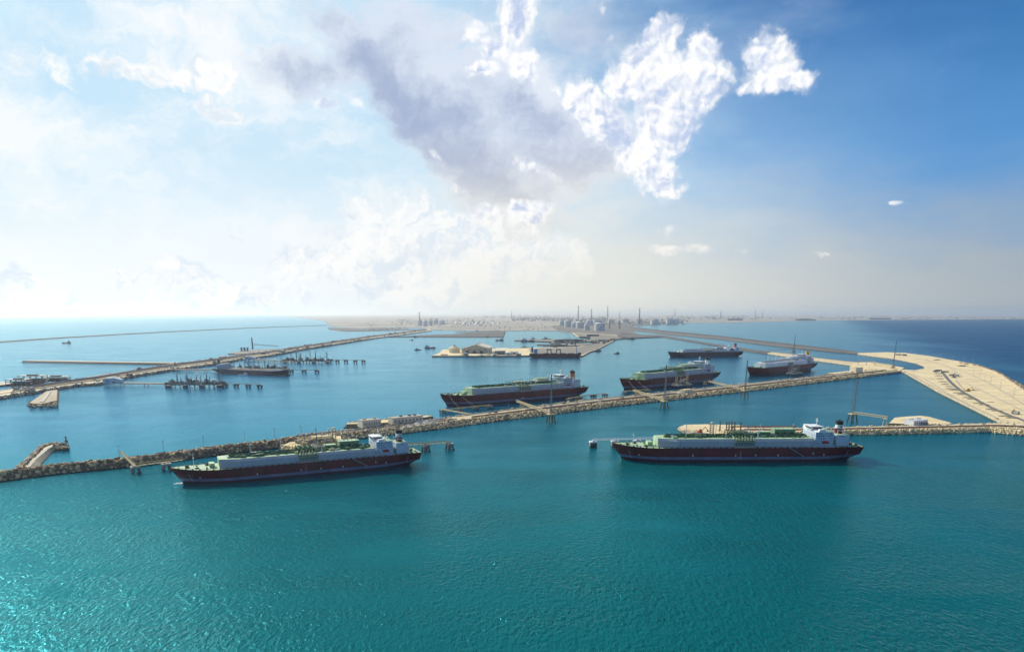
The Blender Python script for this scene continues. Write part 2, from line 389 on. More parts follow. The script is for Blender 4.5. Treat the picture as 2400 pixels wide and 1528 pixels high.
class Strip:
    """a long mound: near waterline toe -> near crest -> deck lanes -> far crest -> far toe"""
    def __init__(s, near, far=None, widths=None, z=7.0, run=11.0, n=60, farrun=None):
        s.z = z; s.run = run; s.farrun = farrun or run; s.n = n
        s.A = resample([P(x, y, 0) for x, y in near], n)
        T = []
        for i in range(n):
            a, b = s.A[max(0, i - 1)], s.A[min(n - 1, i + 1)]; T.append((b - a).normalized())
        if far: s.B = resample([P(x, y, z) for x, y in far], n); s.B = [Vector((b.x, b.y, 0)) for b in s.B]
        else:
            s.B = []
            for i, a in enumerate(s.A):
                k = i / (n - 1) * (len(widths) - 1); j = min(int(k), len(widths) - 2); w = widths[j] + (widths[j + 1] - widths[j]) * (k - j)
                nv = Vector((-T[i].y, T[i].x, 0)); s.B.append(a + nv * (w + run))
        s.T = T
        s.W = [(b - a).length for a, b in zip(s.A, s.B)]
    def at(s, t, q, dz=0.0):
        """t along 0..1, q across the deck 0 (near crest) .. 1 (far crest)"""
        k = max(0, min(1, t)) * (s.n - 1); j = min(int(k), s.n - 2); f = k - j
        A = s.A[j].lerp(s.A[j + 1], f); B = s.B[j].lerp(s.B[j + 1], f); W = max(1e-3, (B - A).length); c = A + (B - A) * (min(s.run, W * .45) / W)
        p = c.lerp(B, q); p.z = s.z + dz; return p
    def ang(s, t):
        a, b = s.at(t - .01, .5), s.at(t + .01, .5); return math.atan2(b.y - a.y, b.x - a.x)
    def slope(s, t, h):
        """point on the near slope, h 0 toe .. 1 crest"""
        k = max(0, min(1, t)) * (s.n - 1); j = min(int(k), s.n - 2); f = k - j
        A = s.A[j].lerp(s.A[j + 1], f); c = s.at(t, 0); p = A.lerp(Vector((c.x, c.y, 0)), h); p.z = s.z * h; return p
    def slope_far(s, t, h):
        c = s.at(t, 1); a = s.at(t, 0); d = (c - a).normalized(); p = c + d * s.farrun * (1 - h); p.z = s.z * h; return p
    def mesh(s, lanes, core, name, label, cat, kind='structure', endcap=True, jag=.8):
        """lanes: list of (q0, q1, material)"""
        mb = MB(); qs = sorted({0.0, 1.0, *[l[0] for l in lanes], *[l[1] for l in lanes]})
        rows = []
        for i in range(s.n):
            t = i / (s.n - 1); c = s.at(t, 0); d = (s.at(t, 1) - c); d.z = 0; d.normalize()
            j = lambda k: random.uniform(-k, k)
            toe = s.A[i] - d * (3 + j(jag)); toe.z = -3
            row = [toe] + [s.at(t, q) for q in qs]
            f = s.at(t, 1) + d * (s.farrun + 3 + j(jag)); f.z = -3; row.append(f); rows.append(row)
        ncol = len(rows[0]); vs = [p for r in rows for p in r]
        k = len(mb.v); mb.v.extend([tuple(p) for p in vs])
        for i in range(s.n - 1):
            for c in range(ncol - 1):
                mtl = core
                if 0 < c < ncol - 2:
                    qm = (qs[c - 1] + qs[c]) / 2
                    for l in lanes:
                        if l[0] <= qm <= l[1]: mtl = l[2]
                mb.f.append((i * ncol + c, (i + 1) * ncol + c, (i + 1) * ncol + c + 1, i * ncol + c + 1)); mb.mi.append(mb.mid(mtl))
        if endcap:
            for r, sgn in ((0, -1), (s.n - 1, 1)):
                base = len(mb.v); d = s.T[r] * sgn
                mid = [rows[r][1], rows[r][-2]]
                ext = []
                for p in rows[r][:]:
                    e = p + d * (s.run + 3 if p.z > 0 else s.run * .8); e.z = -3; ext.append(e)
                mb.v.extend([tuple(p) for p in rows[r]] + [tuple(p) for p in ext])
                for c in range(ncol - 1):
                    q = (base + c, base + c + 1, base + ncol + c + 1, base + ncol + c)
                    mb.f.append(q if sgn < 0 else q[::-1]); mb.mi.append(mb.mid(core))
        return mb.build(name, None, label, cat, kind=kind)

ICO_V = None
def ico():
    global ICO_V
    if ICO_V is None:
        t = (1 + 5 ** .5) / 2
        v = np.array([(-1, t, 0), (1, t, 0), (-1, -t, 0), (1, -t, 0), (0, -1, t), (0, 1, t), (0, -1, -t), (0, 1, -t), (t, 0, -1), (t, 0, 1), (-t, 0, -1), (-t, 0, 1)], float)
        v /= np.linalg.norm(v[0])
        f = np.array([(0, 11, 5), (0, 5, 1), (0, 1, 7), (0, 7, 10), (0, 10, 11), (1, 5, 9), (5, 11, 4), (11, 10, 2), (10, 7, 6), (7, 1, 8), (3, 9, 4), (3, 4, 2), (3, 2, 6), (3, 6, 8), (3, 8, 9), (4, 9, 5), (2, 4, 11), (6, 2, 10), (8, 6, 7), (9, 8, 1)])
        ICO_V = (v, f)
    return ICO_V
def rocks(pts, smin, smax, mats, name, parent, label=None):
    """many boulders as one mesh part"""
    n = len(pts); v, f = ico(); pts = np.array([tuple(p) for p in pts])
    sz = (smin * .85 + (smax * 1.25 - smin * .85) * RNG.uniform(0, 1, (n, 1, 1)) ** 2) * RNG.uniform(.6, 1.25, (n, 1, 3))
    jit = 1 + RNG.uniform(-.28, .28, (n, 12, 1))
    ang = RNG.uniform(0, 6.28, n); ca, sa = np.cos(ang), np.sin(ang)
    vv = v[None] * jit * sz; x = vv[..., 0] * ca[:, None] - vv[..., 1] * sa[:, None]; y = vv[..., 0] * sa[:, None] + vv[..., 1] * ca[:, None]
    tl = RNG.uniform(-.7, .7, n)[:, None]; z = vv[..., 2] + tl * x * .6
    vv = np.stack([x, y, z], -1) + pts[:, None, :]
    ff = (f[None] + (np.arange(n) * 12)[:, None, None]).reshape(-1, 3)
    me = bpy.data.meshes.new(name); me.vertices.add(n * 12); me.vertices.foreach_set('co', vv.reshape(-1))
    nf = len(ff); me.loops.add(nf * 3); me.loops.foreach_set('vertex_index', ff.reshape(-1).astype(np.int32))
    me.polygons.add(nf); me.polygons.foreach_set('loop_start', np.arange(0, nf * 3, 3, dtype=np.int32)); me.polygons.foreach_set('loop_total', np.full(nf, 3, np.int32))
    for m in mats: me.materials.append(m)
    mi = np.repeat(RNG.integers(0, len(mats), n), 20).astype(np.int32); me.polygons.foreach_set('material_index', mi)
    me.update(calc_edges=True); me.validate()
    o = bpy.data.objects.new(name, me); COL.objects.link(o); o['kind'] = 'stuff'
    if parent: o.parent = parent
    if label: o['label'] = label
    return o
def rock_points(st, count, t0=0., t1=1., far=True, crest=.12):
    pts = []
    for k in range(count):
        t = random.uniform(t0, t1); r = random.random()
        if r < .78 or not far: p = st.slope(t, random.uniform(-.05, 1.04))
        elif r < .86: p = st.at(t, random.uniform(0, crest), .2)
        else: p = st.slope_far(t, random.uniform(.55, 1.05))
        p.z += random.uniform(-.2, .7); pts.append(p)
    return pts

def land(name, outline, z, run, top, side, label, cat='ground', px=True, kind='structure', base=-3.0):
    pts = [V2(P(x, y, 0)) for x, y in outline] if px else [V2(p) for p in outline]
    n = len(pts); area = sum(pts[i].x * pts[(i + 1) % n].y - pts[(i + 1) % n].x * pts[i].y for i in range(n))
    if area < 0: pts.reverse()
    ins = []
    for i in range(n):
        e1 = (pts[i] - pts[i - 1]).normalized(); e2 = (pts[(i + 1) % n] - pts[i]).normalized()
        n1 = Vector((-e1.y, e1.x, 0)); n2 = Vector((-e2.y, e2.x, 0)); b = n1 + n2
        b = b / max(.5, b.length_squared / 2); ins.append(pts[i] + b * run)
    mb = MB(); mb.v = [(p.x, p.y, base) for p in pts] + [(p.x, p.y, z) for p in ins]
    for i in range(n):
        j = (i + 1) % n; mb.f.append((i, j, n + j, n + i)); mb.mi.append(mb.mid(side))
    for tri in geometry.tessellate_polygon([[Vector((p.x, p.y, 0)) for p in ins]]):
        a, b, c = tri; pa, pb, pc = ins[a], ins[b], ins[c]
        if (pb - pa).cross(pc - pa).z < 0: a, c = c, a
        mb.f.append((n + a, n + b, n + c)); mb.mi.append(mb.mid(top))
    return mb.build(name, None, label, cat, kind=kind)
def ribbon(name, pts, w, z0, thick, m, label, cat, kind='structure', parent=None):
    """a low band with real thickness laid along world points (road, kerb, sand ridge)"""
    mb = MB(); L = []
    for i, p in enumerate(pts):
        a, b = pts[max(0, i - 1)], pts[min(len(pts) - 1, i + 1)]; t = V2(b - a).normalized(); nv = Vector((-t.y, t.x, 0)) * w / 2
        zt = (p.z if z0 is None else z0)
        for q, zz in ((p - nv, zt), (p - nv, zt + thick), (p + nv, zt + thick), (p + nv, zt)): L.append((q.x, q.y, zz))
    fs = []
    for i in range(len(pts) - 1):
        for k in range(3): fs.append((i * 4 + k, i * 4 + k + 1, i * 4 + k + 5, i * 4 + k + 4))
    fs += [(0, 1, 2, 3), tuple(len(L) - 4 + k for k in (3, 2, 1, 0))]
    mb.add(L, fs, m); return mb.build(name, parent, label, cat, kind=kind)
# ------------------------------------------------------------ water
def build_water():
    m = bpy.data.materials.new('sea_water'); m.use_nodes = True; t = m.node_tree; g = G(t); b = t.nodes['Principled BSDF']
    pos = g.n('ShaderNodeNewGeometry').outputs['Position']
    s = g.n('ShaderNodeSeparateXYZ'); g.put(s.inputs[0], pos); X, Y, _ = s.outputs
    big = g.noise(g.mapping(pos, scale=(1, .35, 1)), .0016, 5, .55)
    # shallow turquoise harbour water, deeper blue outside the breakwaters (right) and towards the open sea
    wob = g.m('MULTIPLY', g.m('SUBTRACT', big, .5), 900.)
    outside = g.ss(g.m('ADD', g.m('SUBTRACT', X, g.m('MULTIPLY', Y, .42)), wob), 150., 900.)
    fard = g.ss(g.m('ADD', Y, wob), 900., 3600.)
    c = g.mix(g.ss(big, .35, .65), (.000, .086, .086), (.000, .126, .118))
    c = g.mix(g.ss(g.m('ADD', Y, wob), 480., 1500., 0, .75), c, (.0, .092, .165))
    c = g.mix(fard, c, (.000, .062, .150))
    c = g.mix(g.m('MULTIPLY', g.ss(g.m('ADD', X, wob), 250., -800., 0, .9), g.ss(Y, 550., 1300.)), c, (.0, .110, .27))  # bluer body colour on the left stands in for reflected bright sky
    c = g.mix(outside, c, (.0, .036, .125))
    wv = g.mapping(pos, rot=(0, 0, R(24)), scale=(1.0, .42, 1))
    h1 = g.noise(wv, .22, 4, .62)                                   # wind chop
    h2 = g.noise(g.mapping(pos, rot=(0, 0, R(-12)), scale=(1, .6, 1)), .34, 3, .6)
    sw = g.noise(g.mapping(pos, rot=(0, 0, R(30)), scale=(1, .3, 1)), .025, 3, .5)
    gust = g.m('MULTIPLY', g.lin(g.noise(pos, .006, 4, .6), .32, .68, .55, 1.35), g.lin(g.noise(g.mapping(pos, rot=(0, 0, R(25)), scale=(.35, 1.6, 1)), .012, 4, .6), .35, .65, .7, 1.25))
    # the enclosed harbour behind the long breakwater is calmer than the open water
    qa, qb = P(140, 1110), P(2112, 873.5); nx, ny = -(qb.y - qa.y), qb.x - qa.x; ln = math.hypot(nx, ny); nx, ny = nx / ln, ny / ln; c0 = nx * qa.x + ny * qa.y
    side = g.m('SUBTRACT', g.m('ADD', g.m('MULTIPLY', X, nx), g.m('MULTIPLY', Y, ny)), c0)
    calm = g.m('MULTIPLY', g.ss(side, -60., 40.), g.m('SUBTRACT', 1.0, outside))
    gust = g.m('MULTIPLY', gust, g.m('ADD', g.lin(calm, 0., 1., 1.0, .42), g.m('MULTIPLY', outside, .6)))
    h = g.m('ADD', g.m('ADD', g.m('MULTIPLY', h1, 2.3), g.m('MULTIPLY', h2, 2.6)), g.m('MULTIPLY', sw, 3.0))
    bn = g.n('ShaderNodeBump'); bn.inputs['Strength'].default_value = 1.0
    g.put(bn.inputs['Distance'], g.m('MULTIPLY', gust, WAVE)); g.put(bn.inputs['Height'], h); 
    # upwelling light from the water body, plus the broken reflection of a rough sea (never a full mirror, even towards the horizon)
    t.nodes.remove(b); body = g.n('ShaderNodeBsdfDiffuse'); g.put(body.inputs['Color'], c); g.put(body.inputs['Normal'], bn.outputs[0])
    gl = g.n('ShaderNodeBsdfGlossy', distribution='GGX'); gl.inputs['Roughness'].default_value = .12
    g.put(gl.inputs['Normal'], bn.outputs[0])
    fr = g.n('ShaderNodeFresnel'); fr.inputs['IOR'].default_value = 1.333; g.put(fr.inputs['Normal'], bn.outputs[0])
    g.put(gl.inputs['Color'], g.mix(g.ss(fr.outputs[0], .20, .75), (.14, .74, .95), (.58, .92, 1.0)))
    fac = g.m('MINIMUM', g.m('MULTIPLY', fr.outputs[0], 1.0), g.m('SUBTRACT', .68, g.m('MULTIPLY', outside, .36)))
    mx = g.n('ShaderNodeMixShader'); g.put(mx.inputs[0], fac); t.links.new(body.outputs[0], mx.inputs[1]); t.links.new(gl.outputs[0], mx.inputs[2])
    t.links.new(mx.outputs[0], t.nodes['Material Output'].inputs['Surface'])
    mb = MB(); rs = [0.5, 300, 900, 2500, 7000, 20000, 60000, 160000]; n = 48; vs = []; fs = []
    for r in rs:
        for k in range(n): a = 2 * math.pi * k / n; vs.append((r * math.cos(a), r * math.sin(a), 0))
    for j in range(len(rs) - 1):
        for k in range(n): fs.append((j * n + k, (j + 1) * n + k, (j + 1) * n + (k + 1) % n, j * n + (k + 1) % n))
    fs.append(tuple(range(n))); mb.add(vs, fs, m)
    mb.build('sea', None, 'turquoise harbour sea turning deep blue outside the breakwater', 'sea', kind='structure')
WAVE = .58
build_water()

# ------------------------------------------------------------ haze (one closed box, even density)
def build_haze():
    m = bpy.data.materials.new('haze_air'); m.use_nodes = True; t = m.node_tree; t.nodes.clear(); g = G(t)
    o = g.n('ShaderNodeOutputMaterial'); v = g.n('ShaderNodeVolumePrincipled')
    v.inputs['Color'].default_value = (.90, .95, 1.0, 1); v.inputs['Density'].default_value = HAZE; v.inputs['Anisotropy'].default_value = .74
    t.links.new(v.outputs[0], o.inputs['Volume'])
    mb = MB(); mb.box((0, 20000, 165), (330000, 330000, 342), m)
    mb.build('haze', None, 'thin pale sea haze over the harbour and coast', 'haze', kind='stuff')
HAZE = 2.3e-5
build_haze()
# ------------------------------------------------------------ breakwaters, causeways, land
def breakwater_light_poles(st, ts, q, h, label, group, proto=[None]):
    for t in ts:
        p = st.at(t, q); light_pole(p, h, label, group)

def light_pole(p, h, label, group, proto={}):
    if 'o' not in proto:
        r = empty('light_pole', p, 0, label, 'light pole', group)
        MB().tube((0, 0, 0), (0, 0, 24), .34, M['steel'], 6, .18).build('pole', r)
        MB().box((0, 0, 24.4), (2.6, 1.0, .7), M['dark']).build('lamp_head', r)
        proto['o'] = r; o = r
    else: o = copy_tree(proto['o'], None, p, 0, label); o['group'] = group
    o.scale = (1.0, 1.0, h / 24.0); return o

# main breakwater, one straight line from the left edge to the sand spit
MAIN_A = Strip([(-120, 1142), (0, 1128), (140, 1110), (309, 1094), (420, 1079), (525, 1064.5), (656, 1050), (705, 1044)], widths=[7, 7, 7, 7, 8, 9, 10, 14], z=7.0, run=10.5, n=70)
a_o = MAIN_A.mesh([(0, 1, M['core'])], M['core'], 'rubble_breakwater', 'narrow dark rubble mound breakwater running from the left edge to behind the nearest maroon tanker', 'breakwater')
rocks(rock_points(MAIN_A, 6000, crest=1.0), 1.2, 3.0, [M['rock_dark'], M['rock_dark'], M['rock'], M['rock_dark']], 'armour_rocks', a_o)
MAIN_B = Strip([(690, 1046), (774, 1035), (851, 1027), (947, 1016), (1020, 1007), (1100, 996)], widths=[24, 34, 36, 38, 40, 44], z=6.5, run=12, n=50)
ROADLANES = [(0, .14, M['core']), (.14, .36, M['sand']), (.36, .40, M['rust']), (.40, .56, M['sand']), (.56, .86, M['asphalt']), (.86, 1, M['sand'])]
b_o = MAIN_B.mesh(ROADLANES, M['core'], 'breakwater_road', 'sandy breakwater with asphalt road behind the nearest maroon tanker', 'breakwater', endcap=True)
rocks(rock_points(MAIN_B, 4400, crest=.10), 1.1, 2.3, [M['rock'], M['rock_dark'], M['rock'], M['sand']], 'armour_rocks', b_o)
MAIN_C = Strip([(1096, 996.5), (1292, 972), (1466, 950), (1583, 937), (1733, 920), (1996, 888), (2112, 873.5)], widths=[46, 60, 62, 62, 60, 58, 60], z=6.5, run=13, n=90)
LANES_C = [(0, .08, M['rock']), (.08, .19, M['sand']), (.19, .27, M['asphalt']), (.27, .31, M['core']), (.31, .52, M['sand']), (.52, .70, M['track']), (.70, .74, M['core']), (.74, 1, M['sand'])]
c_o = MAIN_C.mesh(LANES_C, M['core'], 'breakwater_road', 'long sandy breakwater with service roads along the three berthed gas carriers', 'breakwater')
rocks(rock_points(MAIN_C, 9500, crest=.06), 1.2, 2.5, [M['rock'], M['rock'], M['rock_dark'], M['sand'], M['sand']], 'armour_rocks', c_o)
# apron with two sheds, on the far side of the breakwater
APRON = Strip([(812, 1004), (905, 1000), (1018, 984)], far=[(815, 990.5), (905, 983), (1000, 973)], z=6.3, run=5, n=14)
ap_o = APRON.mesh([(0, 1, M['sand'])], M['core'], 'shed_apron', 'sandy apron carrying two beige sheds beside the breakwater road', 'apron')
rocks([APRON.slope_far(random.random(), random.uniform(.3, 1.05)) for _ in range(500)], 1.0, 2.0, [M['rock'], M['concrete']], 'armour_rocks', ap_o)
# little hooked spur at far left
SPUR = Strip([(88, 1105), (100, 1086), (122, 1062), (133, 1056), (158, 1050)], far=[(40, 1098), (66, 1074), (97, 1045), (122, 1038.5), (150, 1040.5)], z=6.0, run=7, n=34)
sp_o = SPUR.mesh([(0, .30, M['concrete']), (.30, .5, M['sand']), (.5, .62, M['concrete']), (.62, 1, M['core'])], M['sand2'], 'rubble_spur', 'short hooked rubble spur with a pale concrete crest in the left foreground', 'breakwater')
pts = []
for k in range(1400):
    t = random.random(); pts.append(SPUR.at(t, random.uniform(.55, 1), .3) if random.random() < .6 else (SPUR.slope_far(t, random.uniform(0, 1)) if random.random() < .7 else SPUR.slope(min(1, .85 + t * .15), random.random())))
for k in range(220):
    p = P(random.uniform(132, 160), random.uniform(1042, 1052), random.uniform(0, 4)); pts.append(p)
rocks(pts, 1.0, 2.1, [M['rock_dark'], M['rock'], M['concrete']], 'armour_rocks', sp_o)

# left causeway: from the left edge back to the coast
CAUSE = Strip([(-140, 960), (0, 937), (104, 920), (177, 908), (240, 903), (312, 885), (417, 868), (515, 855), (567, 844), (640, 835.5), (703, 822.5), (800, 807), (880, 794), (948, 785.5), (1012, 776)],
              far=[(-140, 934), (0, 915), (104, 899), (190, 886), (250, 876), (312, 867), (400, 853), (505, 839.5), (560, 832), (630, 822.5), (703, 811), (800, 796.5), (880, 785), (948, 776.5), (1005, 769.5)], z=6.0, run=12, n=120)
CL = [(0, .12, M['concrete']), (.12, .3, M['sand']), (.3, .42, M['asphalt']), (.42, .55, M['sand2']), (.55, .8, M['sand']), (.8, .88, M['asphalt']), (.88, 1, M['concrete'])]
cw_o = CAUSE.mesh(CL, M['scrub'], 'pier_causeway', 'long grey causeway with road and pipe lanes curving from the left edge to the coast', 'causeway')
rocks(rock_points(CAUSE, 3200, 0, .62, crest=.05), 1.6, 3.2, [M['concrete_d'], M['rock_dark'], M['concrete']], 'armour_rocks', cw_o)
BW2 = Strip([(50, 849.5), (208, 852.5), (375, 855), (455, 856)], far=[(69, 844), (208, 846.2), (375, 848.5), (448, 849.5)], z=6, run=10, n=24)
BW2.mesh([(0, .35, M['sand2']), (.35, .7, M['concrete']), (.7, 1, M['rock'])], M['scrub'], 'rubble_breakwater', 'long straight pale breakwater pointing left from the causeway into open sea', 'breakwater')
BW3 = Strip([(67, 953), (100, 954), (134, 946)], far=[(108, 917), (122, 914.5), (134, 913)], z=6, run=9, n=16)
b3 = BW3.mesh([(0, 1, M['sand2'])], M['core'], 'rubble_spur', 'stubby spur with rocky head jutting toward the camera from the left causeway', 'breakwater')
pts = [P(random.uniform(68, 134), random.uniform(941, 953), random.uniform(0, 4.5)) for _ in range(420)]
rocks(pts, 1.2, 2.4, [M['rock'], M['rock_dark'], M['concrete']], 'armour_rocks', b3)
ribbon('crest_wall', [P(116, 917, 7.2), P(108, 929, 7.2), P(98, 941, 7.2)], 7, 6.02, 1.2, M['concrete'], None, None, parent=b3)
ribbon('spur_revetment', [P(131, 921, 4.5), P(128, 929, 4.5), P(118, 938, 4.5)], 9, 1, 4.0, M['concrete_d'], None, None, parent=b3)
# islet on the far left that carries two dark decks
land('reclaimed_islet', [(-60, 912), (20, 905), (60, 906), (105, 898), (118, 893), (60, 896), (-60, 900)], 4, 5, M['concrete'], M['scrub'], 'small islet under two dark red multi deck structures at the far left', 'islet')
# far thin breakwater across the hazy bay
FARB = Strip([(-200, 815.5), (0, 802.5), (150, 792.2), (300, 783.4), (380, 778.9), (588, 769.0), (770, 762.6)], widths=[16, 16, 16, 16, 16, 16, 16], z=6, run=10, n=40)
FARB.mesh([(0, 1, M['sand2'])], M['scrub'], 'rubble_breakwater', 'thin faint breakwater crossing the hazy bay at upper left', 'breakwater', endcap=False)
# islet with stack, beyond the left causeway
land('reclaimed_islet', [(532, 830), (560, 832), (640, 827), (668, 822), (655, 819.5), (600, 821), (560, 825)], 4, 5, M['concrete_d'], M['scrub'], 'low dark islet carrying the slim stack beyond the left causeway', 'islet')

# central coast with beaches, and the dark spit in front of it
land('desert_coast', [(640, 741.3), (700, 744.5), (762, 753), (772, 764), (800, 768), (850, 770), (925, 769), (985, 769.5), (1020, 774), (1060, 775), (1180, 776.5), (1240, 775.5), (1320, 777), (1345, 781), (1400, 792), (1440, 791), (1500, 786), (1480, 772), (1470, 766), (1500, 763), (1560, 760), (1592, 756.5),
     (1700, 757), (1760, 755.5), (1870, 752.5), (2050, 750.5), (2400, 748.5), (2800, 747), (3100, 739), (2400, 737.0), (1200, 736.6), (700, 737.4)], 3.0, 20, M['farland'], M['scrub'], 'flat hazy desert coast stretching along the horizon', 'coast')
land('sand_shoal', [(770, 773), (805, 777.3), (848, 777), (930, 775.2), (985, 773), (925, 770.5), (850, 771.5), (800, 769), (766, 768)], 2.5, 12, M['scrub'], M['scrub'], 'dark tidal flat in front of the pale central coast', 'shoal')
land('sand_shoal', [(912, 791), (985, 790.5), (1060, 791), (1182, 791), (1186, 777.0), (1065, 779), (1110, 782), (1000, 786)], 4.0, 8, M['scrub'], M['scrub'], 'long low dark spit across the inner harbour', 'shoal')
# inner harbour quays
land('main_quay', [(1011.5, 836.5), (1120, 836.4), (1239, 835.6), (1340, 836.5), (1366, 836), (1384, 826), (1398, 822.5), (1446, 796), (1470, 793), (1440, 786), (1340, 781), (1352, 790), (1395, 797), (1398, 806), (1350, 815), (1180, 819), (1100, 822), (1037, 821), (1030, 829)], 5.0, 1.0, M['sand'], M['concrete_d'], 'cargo quay with the big gabled warehouse in the middle distance', 'quay')
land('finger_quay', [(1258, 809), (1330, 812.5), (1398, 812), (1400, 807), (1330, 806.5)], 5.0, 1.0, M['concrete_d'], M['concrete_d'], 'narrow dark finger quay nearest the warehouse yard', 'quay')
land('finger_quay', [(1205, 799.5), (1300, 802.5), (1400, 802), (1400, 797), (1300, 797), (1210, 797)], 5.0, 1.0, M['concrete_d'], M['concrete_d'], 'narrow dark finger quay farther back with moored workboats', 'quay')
land('port_yard', [(1244, 834.3), (1338, 835), (1364, 834.6), (1382, 825.4), (1396, 822), (1443, 796.5), (1462, 793), (1438, 787), (1345, 782), (1356, 790), (1398, 797.4), (1400, 806.2), (1352, 816), (1240, 819)], 5.15, .5, M['concrete_d'], M['concrete_d'], 'paved port yard with painted cloud shadow, behind and right of the bulk carrier', 'ground')  # dark slab over the quay, its colour standing for cloud shadow
land('tank_farm_ground', [(1312, 778), (1345, 781.5), (1400, 791), (1440, 790.5), (1498, 785.5), (1479, 772), (1471, 766.5), (1500, 763.5), (1560, 760.5), (1591, 757.5), (1600, 753), (1450, 754), (1340, 757), (1290, 766)], 3.3, 2, M['damtop'], M['damtop'], 'ground under the tank farm, cloud shadow painted into its colour', 'ground')  # dark patch painting the cloud shadow around the tanks
# the two long dams on the right, cloud shadow put into their dark colours
DAM1 = Strip([(1440, 797), (1500, 793), (1552, 791), (1620, 801.5), (1700, 815), (1770, 827), (1796, 830)], far=[(1455, 779), (1500, 784.5), (1552, 791 - 5.5), (1620, 797), (1700, 810), (1775, 820.5), (1810, 825)], z=5, run=10, n=46)
DAM1.mesh([(0, .3, M['scrub']), (.3, .55, M['damtop']), (.55, 1, M['scrub'])], M['scrub'], 'stone_dam', 'nearer stone dam with painted cloud shadow, leading from the tank farm toward the sandy arm', 'dam')
DAM2 = Strip([(1452, 771), (1573, 786), (1600, 788), (1690, 796.5), (1791, 809), (1861, 817), (2012, 831)], far=[(1466, 764.5), (1573, 776.5), (1600, 778.3), (1690, 787), (1791, 799), (1861, 806.5), (2006, 823.5)], z=5, run=12, n=46)
DAM2.mesh([(0, .3, M['damtop']), (.3, .5, M['asphalt']), (.5, 1, M['scrub'])], M['scrub'], 'stone_dam', 'outer stone dam with painted cloud shadow, between the lagoon channel and the open blue sea', 'dam')
# sandy arm from dam to the junction
ARM1 = Strip([(1796, 829.5), (1850, 838), (1910, 846.5), (1960, 853), (1997, 858.5), (2020, 868)], far=[(1806, 824.5), (1860, 829.5), (1920, 839), (1985, 846), (2040, 851), (2075, 857)], z=5, run=6, n=30)
ARM1.mesh([(0, .25, M['sand']), (.25, .45, M['sand2']), (.45, .8, M['sand']), (.8, 1, M['core'])], M['sand2'], 'sandy_arm', 'sandy arm joining the inner dam to the breakwater corner', 'breakwater')
land('corner_fill', [(1990, 861), (2000, 872), (1930, 880), (2030, 884), (2112, 874), (2122, 866), (2078, 858), (2050, 852), (2000, 853)], 6.2, 4, M['sand'], M['sand2'], 'sandy corner where the breakwaters meet', 'ground')
# the big sand spit
SPIT = [(2004, 829.6), (2077, 827.6), (2125, 829.5), (2180, 836.5), (2244, 848), (2299, 858), (2336, 870.5), (2363, 886), (2400, 906), (2470, 948), (2560, 1010), (2420, 1016), (2341, 993), (2272, 957.5), (2198, 920.5), (2119.5, 875.5), (2090, 870), (2110, 868.5), (2143, 870.5), (2158, 867), (2163.5, 861), (2143, 852.5), (2092, 842.5), (2052, 837.5), (2010, 832)]
spit_o = land('sand_spit', SPIT, 5.0, 9, M['sand'], M['sand2'], 'broad curving sand spit closing the harbour on the right', 'ground')
SEA_EDGE = [(2125, 830), (2180, 836.8), (2244, 848.3), (2299, 858.3), (2336, 870.8), (2363, 886.4), (2400, 906.6), (2470, 948.5)]
rev = Strip([(2244, 853), (2295, 864), (2330, 878.5), (2357, 897), (2394, 924), (2460, 972), (2535, 1030)], far=[(2250, 849.3), (2299, 858.2), (2336, 870.3), (2364, 885.5), (2402, 905.5), (2472, 948), (2560, 1005)], z=8.0, run=5, n=30)
r_o = rev.mesh([(0, .12, M['sand']), (.12, .3, M['concrete']), (.3, 1, M['core'])], M['sand2'], 'seawall_ridge', 'raised rock armoured sea wall along the outer edge of the sand spit', 'seawall')
rocks([rev.at(random.random(), random.uniform(.34, 1), .2) for _ in range(1500)] + [rev.slope_far(random.random(), random.random()) for _ in range(900)], 1.2, 2.4, [M['rock_dark'], M['rock'], M['concrete_d']], 'armour_rocks', r_o)
def wl(pts, z=5.0): return [P(x, y, z) for x, y in pts]
CR = lambda lst: [(1960 + x / 5.4545, 780 + y / 5.4545) for x, y in lst]
ribbon('dirt_road', wl(resample([Vector((*q, 0)) for q in CR([(1270, 470), (1345, 490), (1400, 560), (1480, 650), (1600, 745), (1800, 860), (2000, 965), (2200, 1050), (2400, 1120), (2600, 1200)])], 24) and [(v.x, v.y) for v in resample([Vector((*q, 0)) for q in CR([(1270, 470), (1345, 490), (1400, 560), (1480, 650), (1600, 745), (1800, 860), (2000, 965), (2200, 1050), (2400, 1120), (2600, 1200)])], 24)]), 9, 5.02, .12, M['asphalt'], 'grey road winding along the sand spit', 'road')
ribbon('dirt_road', wl([(v.x, v.y) for v in resample([Vector((*q, 0)) for q in CR([(1345, 500), (1500, 515), (1700, 520), (1920, 525)])], 8)]), 6, 5.02, .12, M['track'], 'short cross road from the spit road to the sea wall', 'road')
ribbon('dirt_road', wl([(v.x, v.y) for v in resample([Vector((*q, 0)) for q in CR([(860, 495), (1000, 480), (1130, 455), (1260, 470)])], 8)]), 6, 5.02, .12, M['track'], 'dusty track curving round the lagoon end', 'road')
def crpts(lst, n=14): return wl([(v.x, v.y) for v in resample([Vector((*q, 0)) for q in CR(lst)], n)])
